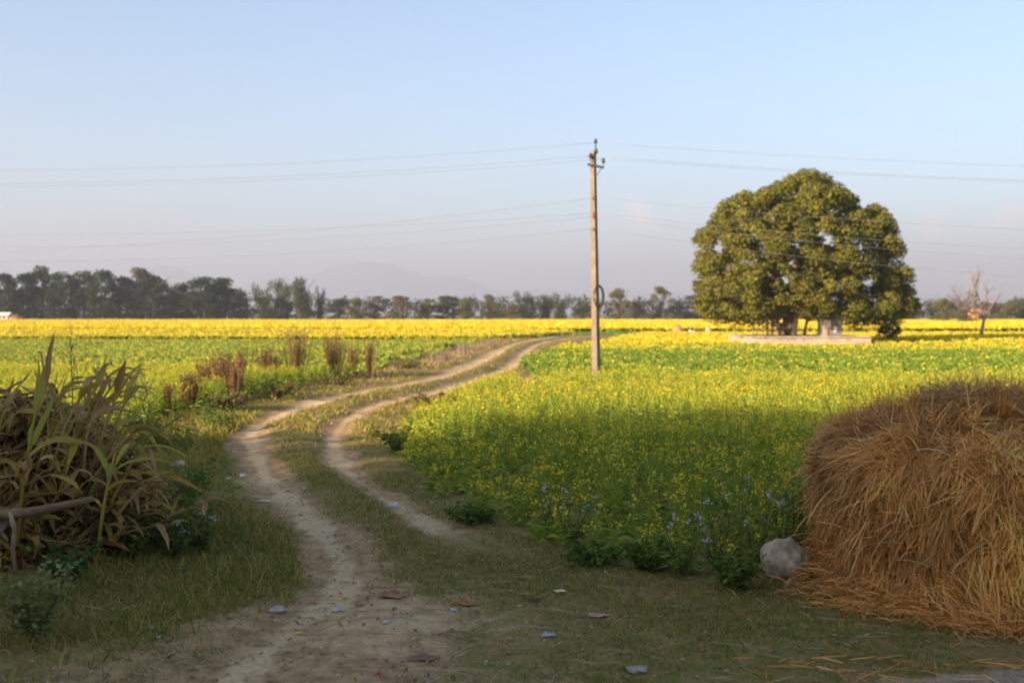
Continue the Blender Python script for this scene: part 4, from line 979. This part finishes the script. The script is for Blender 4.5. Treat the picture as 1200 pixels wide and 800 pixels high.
for x, y, w_, h, lab in [(862, 690, .7, .26, "dark green broad leaved clump left of the boulder"), (765, 668, .7, .20, "dark leafy clump on the mustard edge below lilac weeds"), (560, 612, .8, .15, "low dark weed where the mustard edge bends"), (467, 528, .8, .30, "dark weed at the left tip of the mustard field"),
                      (505, 480, .8, .35, "dark weed on the mustard edge near the right wheel rut"), (690, 660, .8, .15, "low green weed on the mustard edge in the middle"), (212, 592, 1.2, .48, "dark green bushy weed beside the track's left verge"), (170, 615, 1.2, .55, "dark weed at the right foot of the maize heap"), (195, 528, 1.2, .5, "dark green weed behind the white litter"),
                      (190, 642, 1.0, .40, "dark bushy weed among the lilac flowers"), (150, 655, .7, .32, "dark bushy weed left of the lilac flowers"), (105, 655, .7, .30, "dark bushy weed below the broken branch tip"), (255, 505, 1.2, .4, "green bushy weed on the verge left of the left rut"),
                      (262, 482, 1.4, .40, "green weed below the first dry weeds"), (60, 650, 1.0, .5, "dark undergrowth below the maize heap"), (330, 466, 1.6, .4, "leafy weed under the tallest dry weed"), (395, 452, 1.6, .35, "leafy weed under the dry weeds at the row's right"), (480, 432, 2.0, .4, "dark leafy weed between the row of dry weeds and the bank")]:
    t = leafy_weed(x, y, w_, h, lab, DG if y > 500 else DG + [(.24, .14, .06), (.28, .2, .08), (.34, .22, .14)], .05 if y > 500 else .07, 850)
def dry_weed(px, py, top, wpx, label, cols=((.18, .10, .05), (.13, .075, .038), (.24, .145, .07)), stems=16, dens=1.0, name="dry_weed", group="dry brown weeds on the left verge"):
    p = ground_pt(px, py); d = p[1]; h = (py - top) / FPX * d; w = wpx * 1.35 / FPX * d; h *= 1.14; t = thing(name, label, "weed", p, rng.uniform(0, 6), group)
    mb = MB(); az = rng.uniform(0, 2 * PI, stems); q = rng.uniform(0, 1, stems); b = np.stack([np.cos(az) * w * .22 * q, np.sin(az) * w * .22 * q, 0 * az], 1); d_ = np.stack([np.cos(az) * .22 * q, np.sin(az) * .22 * q, np.ones(stems)], 1) + rng.normal(0, .07, (stems, 3))
    L = h * rng.uniform(.55, 1.0, stems) ** .8; ribbons(mb, b, d_, L, .022, pick(cols, stems), K=3, prof=[1, .8, .6, .3]); mb.build("stem", 'dry', t)
    n = int(stems * 62 * dens); k = rng.integers(0, stems, n); f = rng.beta(2.6, 1.5, n); c = b[k] + unit(d_)[k] * (L[k] * f)[:, None] + rng.normal(0, .035, (n, 3)) * (.35 + .35 * w) * np.array([1, 1, 1.6])
    mb = MB(); leaves(mb, c, rdir(n), rng.uniform(.02, .055, n), pick(cols, n, amt=.3), aspect=.5); tag(mb.build("seed_heads", 'dry', t), kind="stuff")
    return t
for a in [(222, 482, 440, 22, "low wispy dry weed nearest the camera at the left end of the row"), (274, 474, 424, 18, "wispy dry weed just in front of the lowest standing one"), (202, 486, 452, 16, "lowest sparse dry weed behind the maize heap"), (262, 470, 415, 26, "dry brown weed standing lowest at the left of the row"), (243, 468, 425, 22, "thin dry weed at the very left of the row"), (283, 462, 412, 14, "slim dry weed second from the left of the row"), (310, 448, 406, 16, "dry weed just left of the tallest one"), (322, 452, 412, 10, "thin dry stalks leaning beside the tallest dry weed"),
          (347, 446, 388, 34, "tallest and widest dry brown weed of the row"), (391, 444, 393, 26, "tall dry brown weed right of the tallest"), (411, 440, 403, 18, "paler thin dry weed between two brown ones"), (434, 440, 398, 18, "dense dark dry weed at the right end of the row")]:
    dry_weed(*a, stems=56 if a[3] > 20 else 30)
# pink-tinged dry growth on the bank
for x, y, tp, wd, lab in [(520, 426, 412, 30, "low pinkish dry weed at the near end of the bank"), (545, 418, 402, 34, "pinkish dry weed on the hump of the bank"), (575, 408, 398, 26, "pinkish dry weed at the far end of the bank")]:
    dry_weed(x, y, tp, wd, lab, ((.36, .25, .21), (.30, .22, .17), (.24, .18, .12)), 26, .9, group="pinkish weeds on the bank")

# ------------------------------------------------------------------ maize heap on the left
MD = 9.3
heap_c = np.array([-4.35, 9.5])
n = 9000
mb = MB()
u = rdir(n); u[:, 2] = np.abs(u[:, 2]); rad = rng.uniform(.55, 1.0, n)
c = u * np.array([1.30, .95, 1.36]) * rad[:, None]
c = c + np.array([heap_c[0], heap_c[1], 0.0]); c[:, 2] *= 1.0
az = rng.uniform(0, 2 * PI, n); d = np.stack([np.cos(az), np.sin(az), rng.uniform(-.8, .8, n)], 1)
HEAPC = [(.28, .155, .055), (.19, .10, .038), (.38, .23, .085), (.48, .32, .13), (.10, .058, .025), (.38, .28, .06)]
ribbons(mb, c, d, rng.uniform(.10, .40, n), rng.uniform(.015, .07, n), pick(HEAPC, n, amt=.35), K=4, droop=rng.uniform(-.3, 2.6, n), prof=[.5, 1, .9, .6, .1], floor=.0, crink=.22)
n = 900; u = rdir(n); u[:, 2] = np.abs(u[:, 2]); c = u * np.array([1.2, .9, 1.0]) * rng.uniform(.4, .95, (n, 1)) + np.array([heap_c[0], heap_c[1], 0])
ribbons(mb, c, unit(rng.normal(0, 1, (n, 3)) + np.array([.2, 0, .3])), rng.uniform(.3, .8, n), .016, pick(HEAPC, n), K=2, prof=[1, .9, .6], floor=.0)
tag(mb.build("stalk_heap", 'dry'), "heap of tangled dry brown maize leaves and stalks at the left edge", "stalk heap", None, "stuff")
def maize(base, path, label, leafspec, scol=(.24, .22, .08), r=.014, name="maize_stalk", group=None, husk=False):
    """path: stalk points (world); leafspec: list of (fraction, azimuth, rise, length, width, droop, colour, tip colour)"""
    P = np.array(path, float); b = P[0].copy(); t = thing(name, label, "maize plant", b, 0, group); P = P - b
    mb = MB(); mb.tube(P, np.linspace(r, r * .5, len(P)), 6, scol); mb.build("stem", 'leaf', t, True)
    s = np.linspace(0, 1, len(P))
    for f, azm, rise, L, W, dr, c0, c1 in leafspec:
        o = np.array([np.interp(f, s, P[:, k]) for k in range(3)])
        mb = MB(); K = 9; dd = np.array([[math.cos(azm), math.sin(azm), rise]])
        prof_ = np.array([.35, .75, .95, 1, .97, .88, .72, .5, .28, .04]) * rng.uniform(.8, 1.15, 10)
        side = unit(np.cross(unit(dd), [[0, 0, 1.0]]) + rng.normal(0, .25, (1, 3)))
        # two halves folded along the midrib
        for sgn in (-1, 1):
            sd = side * sgn; pts = [o]; v = unit(dd)[0]
            for k in range(K):
                pts.append(pts[-1] + v * L / K); v = unit(v + np.array([0, 0, -dr / K]) + rng.normal(0, .11, 3) * (sgn < 0))
            if sgn < 0: keep = pts
            pts = np.array(keep); up = np.array([0, 0, .35])
            edge_ = pts + (sd[0] + up) * (W * .43 * prof_)[:, None]
            V = np.stack([pts, edge_], 1).reshape(-1, 3); ff = np.linspace(0, 1, K + 1)[:, None]
            cc = np.repeat(np.asarray(c0) * (1 - ff) + np.asarray(c1) * ff, 2, 0) * rng.uniform(.9, 1.1)
            i = np.arange(K) * 2; mb.add(V, cc, np.stack([i, i + 1, i + 3, i + 2], 1))
        mb.build("leaf", 'leaf', t, True)
    return t
YG, GN, BRN, TAN, YL = (.44, .40, .075), (.29, .33, .06), (.36, .21, .075), (.54, .37, .17), (.56, .38, .04)
def PT(px, py, d): return AT(px, py, d)
maize(None, [PT(20, 640, 8.6), PT(28, 560, 8.6), PT(38, 500, 8.6), PT(45, 470, 8.6)], "tall yellow green maize plant with broad upright leaves at the left edge",
      [(.55, 1.9, 2.6, .62, .10, .5, GN, YG), (.5, .5, 2.2, .70, .10, .9, YG, GN), (.75, 1.2, 3, .5, .08, .3, GN, YG), (.3, 2.8, 1.4, .6, .07, 1.8, YG, TAN), (.45, -.4, .9, .75, .06, 1.4, YG, BRN), (.85, .2, 1.6, .45, .06, 1.0, YG, BRN)], YG)
maize(None, [PT(60, 600, 8.9), PT(58, 520, 8.9), PT(55, 460, 8.9), PT(48, 412, 8.9)], "dead maize stalk with one curled brown leaf pointing straight up",
      [(.7, 1.8, 5, .52, .07, .2, BRN, BRN), (.6, .3, .8, .5, .05, 2.0, TAN, BRN), (.5, 3.5, .9, .4, .05, 2.2, BRN, TAN)], TAN)
maize(None, [PT(85, 620, 9.0), PT(95, 540, 9.0), PT(110, 470, 9.1), PT(128, 440, 9.1)], "dry maize stalk with a drooping brown flag leaf at its tip",
      [(.95, .2, 1.0, .42, .08, 2.6, TAN, BRN), (.85, 2.5, .9, .45, .06, 2.2, BRN, BRN), (.6, .1, 1.2, .6, .06, 1.8, BRN, TAN), (.4, 2.9, .8, .5, .06, 2.0, TAN, BRN)], BRN)
maize(None, [PT(88, 610, 8.7), PT(118, 560, 8.8), PT(160, 520, 8.8), PT(215, 486, 8.9)], "leaning green maize stalk reaching right over the heap",
      [(.55, .0, .4, .6, .055, 1.0, GN, YG), (.8, -.3, .5, .5, .05, 1.6, YG, BRN), (.4, 2.2, 1.5, .5, .07, 1.2, GN, BRN), (.65, -1.5, .3, .45, .06, 2.0, YG, YL)], (.22, .24, .10))
maize(None, [PT(115, 640, 8.4), PT(122, 590, 8.4), PT(128, 560, 8.4), PT(135, 530, 8.4)], "short green maize stalk with a pointed upright leaf on the heap's right",
      [(.6, 1.5, 4, .42, .09, .2, GN, YG), (.7, .4, .9, .5, .06, 1.2, YG, YG), (.5, -.2, .7, .45, .05, 2.2, YL, BRN), (.3, 2.9, .8, .35, .05, 2.2, YL, TAN)], YG)
maize(None, [PT(70, 580, 8.8), PT(80, 530, 8.9), PT(100, 490, 9.0), PT(140, 455, 9.1)], "bent maize stalk with long yellow brown leaves in the heap's middle",
      [(.5, .3, 1.2, .8, .06, .7, YG, BRN), (.6, .8, 1.4, .7, .055, .8, YL, BRN), (.3, 2.4, 1.6, .7, .07, 1.0, GN, BRN), (.85, .1, .5, .5, .06, 1.9, BRN, BRN)], TAN)
maize(None, [PT(-20, 640, 8.9), PT(-12, 560, 8.9), PT(0, 500, 8.9), PT(4, 480, 8.9)], "green maize plant cut by the photo's left edge",
      [(.6, .3, 1.5, .6, .07, 1.0, GN, YG), (.8, 1.0, 2.2, .5, .06, .6, YG, BRN), (.4, .0, .9, .6, .06, 1.6, YL, BRN)], YG)
for x, y, tx_, ty_, lab in [(30, 590, 75, 470, "yellowing maize stalk leaning right from the heap's left half"), (95, 600, 150, 500, "yellow brown maize stalk leaning right in the heap's middle"), (130, 590, 172, 520, "half dry maize stalk on the heap's right shoulder"), (75, 570, 92, 490, "upright half dry maize stalk below the bare twigs"), (110, 560, 165, 500, "dry maize stalk pointing right on top of the heap"), (140, 600, 186, 560, "low yellow leaved maize stalk at the heap's right foot"), (10, 600, 50, 520, "brown edged maize stalk beside the tall green plant"), (60, 560, 120, 492, "topmost dry maize stalk bent over the heap")]:
    b = PT(x, y, 8.75); e = PT(tx_, ty_, 8.95); fl_ = lambda lo, hi: (rng.uniform(lo, hi), rng.uniform(-1.0, 3.8), rng.uniform(.1, 1.1), rng.uniform(.28, .5), rng.uniform(.05, .085), rng.uniform(1.4, 3.0), (YG, YL, TAN, BRN, BRN, TAN)[rng.integers(0, 6)], (BRN, TAN, YG)[rng.integers(0, 3)])
    maize(None, [b, b * .5 + e * .5 + np.array([0, 0, .05]), e], lab, [fl_(.25, .5), fl_(.4, .7), fl_(.6, .85), fl_(.75, 1), fl_(.8, 1)], YG if rng.random() < .5 else TAN, .013)
for i in range(12):
    x = rng.uniform(-10, 125); b = PT(x, rng.uniform(520, 600), rng.uniform(8.6, 9.1)); b[2] = max(b[2], .1); L = rng.uniform(.55, .85)
    e = b + np.array([rng.uniform(.1, .55), rng.uniform(-.1, .2), 1.0]) / 1.15 * L; e[2] = min(e[2], 1.42)
    fl_ = lambda: (rng.uniform(.35, 1), rng.uniform(-1.0, 2.6), rng.uniform(.6, 2.2), rng.uniform(.25, .48), rng.uniform(.05, .085), rng.uniform(.8, 2.6), (TAN, YL, TAN, BRN, YG)[rng.integers(0, 5)], (BRN, TAN)[rng.integers(0, 2)])
    maize(None, [b, b * .5 + e * .5 + np.array([-.02, 0, .03]), e], "tan maize stalk leaning right out of the heap", [fl_() for _ in range(4)], TAN, .012, "dry_maize_stalk", "tan stalks leaning out of the maize heap")
for i in range(16):
    x = rng.uniform(-20, 165); y = rng.uniform(540, 645); dd = rng.uniform(8.5, 9.3); b = PT(x, y, dd); b[2] = max(b[2], .05)
    dr = np.array([rng.normal(.35, .5), rng.normal(-.1, .3), rng.uniform(-.1, .45)]); dr /= np.linalg.norm(dr); L = rng.uniform(.4, .7)
    sp_ = [(rng.uniform(.3, 1), rng.uniform(-1.2, 3.6), rng.uniform(.2, 1.6), rng.uniform(.22, .45), rng.uniform(.05, .09), rng.uniform(.8, 3.0), (BRN, TAN, YL, YG)[rng.integers(0, 4)] if rng.random() < .45 else BRN, (BRN, TAN)[rng.integers(0, 2)]) for _ in range(4)]
    maize(None, [b, b + dr * L * .5 + np.array([0, 0, .02]), b + dr * L], "withered brown maize stalk lying in the tangled heap", sp_, BRN, .011, "dry_maize_stalk", "withered stalks in the maize heap")
# twiggy dead plants above the heap
def twig(px, py, top, label, n=5, d=9.7, lean=0.0):
    b = AT(px, py, d); b[2] = max(.0, b[2]); h = (py - top) / FPX * d; t = thing("dead_twig", label, "twig", b, 0, "bare twigs above the maize heap")
    mb = MB(); e = np.array([lean * h, 0, h]); P = limb(mb, (0, 0, 0), e, .006, .002, (.16, .12, .08), 4, 6, .06)
    mb.build("stem", 'bark', t)
    for _ in range(n):
        s = P[rng.integers(1, 5)]; mb = MB(); limb(mb, s, s + np.array([rng.normal(0, .10), rng.normal(0, .08), rng.uniform(.12, .3)]), .0035, .0015, (.16, .12, .08), 4, 4, .06); mb.build("branch", 'bark', t)
for a in [(84, 500, 397, "tallest bare twig above the heap's centre", 7), (66, 500, 424, "bare forked twig left of the tallest one", 4), (96, 500, 420, "short bare twig right of the tallest one", 4), (117, 490, 424, "bare twig left of the drooping flag leaf", 3), (145, 470, 412, "thin dark twig right of the drooping flag leaf", 2), (40, 500, 432, "small bare twig above the broad green leaves", 2), (172, 500, 452, "bare twig with dark seed dots right of the heap", 7)]:
    twig(*a)
# branch and stick
bt2 = thing("dead_branch", "broken pale grey branch lying across the maize heap", "branch", AT(-40, 606, 8.1))
mb = MB(); o0 = AT(-40, 606, 8.1); pts = [AT(-40, 606, 8.1), AT(0, 603, 8.1), AT(40, 599, 8.12), AT(75, 592, 8.15), AT(110, 584, 8.2)]
mb.tube(np.array(pts) - o0, [.042, .040, .036, .032, .022], 9, (.20, .13, .075)); mb.build("limb", 'bark', bt2, True)
mb = MB(); mb.tube(np.array([AT(12, 600, 8.08), AT(17, 620, 8.05), AT(15, 640, 8.05), AT(18, 672, 8.05)]) - o0, [.018, .017, .015, .012], 7, (.26, .19, .12)); mb.build("side_branch", 'bark', bt2, True)
mb = MB(); mb.tube(np.array([AT(8, 606, 8.15), AT(-6, 630, 8.2), AT(-16, 655, 8.25)]) - o0, [.025, .03, .03], 7, (.20, .17, .14)); mb.build("side_branch", 'bark', bt2, True)

# ------------------------------------------------------------------ stones and litter
def rock(px, py, wpx, hpx, label, col, name="stone", sub=3):
    p = ground_pt(px, py); d = p[1]; W = wpx / FPX * d; H = hpx / FPX * d; import bmesh
    bm = bmesh.new(); bmesh.ops.create_icosphere(bm, subdivisions=sub, radius=1)
    V = np.array([v.co[:] for v in bm.verts]); F = [[v.index for v in f.verts] for f in bm.faces]; bm.free(); s = rng.uniform(0, 50)
    r = np.array([1 + (.22 if hpx > 20 else .5) * mnoise.noise(Vector(v * 1.3 + s)) + .10 * mnoise.noise(Vector(v * 3 + s)) + .05 * mnoise.noise(Vector(v * 7 + s)) for v in V]); V = V * r[:, None] * np.array([W / 2, W / 2 * .85, H * .56]); V[:, 2] = np.maximum(V[:, 2] + H * .44, -.02)
    mb = MB(); mb.add(V, vary(col, len(V), .08), None, F); o = mb.build(name, 'stone', None, True, p); return tag(o, label, "stone")
rock(919, 677, 50, 47, "pale rounded boulder between the mustard and the haystack", (.36, .285, .20), "boulder", 4)
rock(325, 717, 22, 7, "flat pinkish stone on the bare soil left of centre", (.40, .32, .27)); rock(461, 595, 12, 7, "small pale stone in the right wheel rut", (.52, .48, .42)); rock(748, 786, 26, 5, "flat grey stone near the bottom edge", (.36, .32, .29)); rock(285, 559, 10, 4, "small pale stone beside the left wheel rut", (.5, .46, .42))
def scrap(px, py, wpx, hpx, label, col, cat="litter", name="plastic_scrap", crumple=.35, mat='plastic', lift=.01):
    p = ground_pt(px, py); d = p[1]; W = wpx / FPX * d; W *= .85; Hh = max(hpx / FPX * d * .9, .016)
    ang = rng.uniform(-.35, .35); D = max(W * .5, .05); NT = 15
    th = np.linspace(0, 2 * PI, NT, endpoint=False); edge = .5 * (1 + rng.normal(0, .28, NT)) * (1 + .12 * np.cos(2 * th + rng.uniform(0, 6)))
    V = [(0, 0, Hh * .6)]; 
    for k, f in enumerate((.3, .62, 1.0)):
        zz = lift + Hh * np.clip(.25 + rng.normal(.1, crumple * .45, NT) * (1.3 - f), .02, 1.0) * (1 if f < 1 else .45)
        xx = np.cos(th) * edge * f * W * (1 + rng.normal(0, .05, NT)); yy = np.sin(th) * edge * f * D
        V += list(np.stack([xx * math.cos(ang) - yy * math.sin(ang) * .4, xx * math.sin(ang) * .4 + yy * math.cos(ang), zz], 1))
    V = np.array([np.array(v) for v in V]); j = np.arange(NT); j2 = (j + 1) % NT
    mb = MB(); mb.add(V, vary(col, len(V), .12), np.concatenate([np.stack([1 + o + j, 1 + o + j2, 1 + o + NT + j2, 1 + o + NT + j], 1) for o in (0, NT)]), np.stack([0 * j, 1 + j, 1 + j2], 1))
    return tag(mb.build(name, mat, None, False, p), label, cat)
WH = (.46, .46, .46)
scrap(211, 547, 24, 9, "largest crumpled whitish plastic bag on the left verge", WH, "plastic bag", "plastic_bag", 1.2); scrap(176, 535, 11, 9, "rounded white plastic scrap by the maize heap", WH, crumple=1.2); scrap(268, 562, 8, 4, "small white scrap left of the left rut", WH)
scrap(308, 588, 17, 3, "flat pinkish white strip on the left edge of the track", (.60, .50, .46), name="paper_scrap", mat='cloth'); scrap(397, 716, 13, 6, "white scrap on the bare soil near the flat pinkish stone", WH, crumple=.8); scrap(452, 730, 10, 3, "thin white scrap right of the bare soil", WH)
scrap(458, 700, 50, 8, "long reddish brown rag lying on the track", (.30, .17, .11), "rag", "rag", 1.3, 'cloth'); scrap(545, 708, 40, 5, "orange brown dead leaf sheath right of the reddish rag", (.36, .17, .06), "dead leaf", "dead_leaf", .8, 'dry'); scrap(533, 716, 10, 3, "tiny white scrap under the orange brown leaf", WH)
scrap(656, 694, 20, 5, "pale yellow paper square on the grass", (.66, .66, .36), "paper", "paper_scrap", .25, 'cloth'); scrap(644, 746, 22, 6, "crumpled silver wrapper near the bottom centre", (.42, .42, .46), "wrapper", "wrapper", 1.0); scrap(700, 722, 36, 4, "flattened pinkish scrap right of the wrapper", (.48, .24, .20), name="paper_scrap", mat='cloth')
scrap(443, 792, 10, 5, "small red scrap at the bottom edge", (.60, .08, .07), crumple=.8); scrap(350, 743, 12, 3, "small yellow leaf on the bare soil", (.60, .52, .08), "dead leaf", "dead_leaf", .4, 'dry'); scrap(495, 772, 52, 5, "torn brown scrap of husk near the bottom centre", (.26, .15, .10), "husk", "husk", .8, 'dry'); scrap(178, 737, 8, 5, "white scrap in the grass at lower left", WH); scrap(186, 748, 8, 4, "bluish scrap below the white one at lower left", (.38, .42, .52)); scrap(625, 704, 26, 4, "dark curled dead leaf left of the yellow paper", (.13, .08, .05), "dead leaf", "dead_leaf", .9, 'dry')

# ------------------------------------------------------------------ haze
mb = MB(); mb.box((-9500, -600, -8), (9500, 9700, 402), (1, 1, 1)); hz = mb.build("haze", 'wire')
hz.data.materials.clear()
m, n, l = new_mat("haze"); o = n.new("ShaderNodeOutputMaterial"); v = n.new("ShaderNodeVolumePrincipled"); l.new(v.outputs[0], o.inputs['Volume'])
v.inputs['Color'].default_value = (.445, .495, .64, 1); v.inputs['Density'].default_value = .00038; v.inputs['Anisotropy'].default_value = 0.1
hz.data.materials.append(m); tag(hz, "thin pale haze over the fields", "haze", None, "stuff")
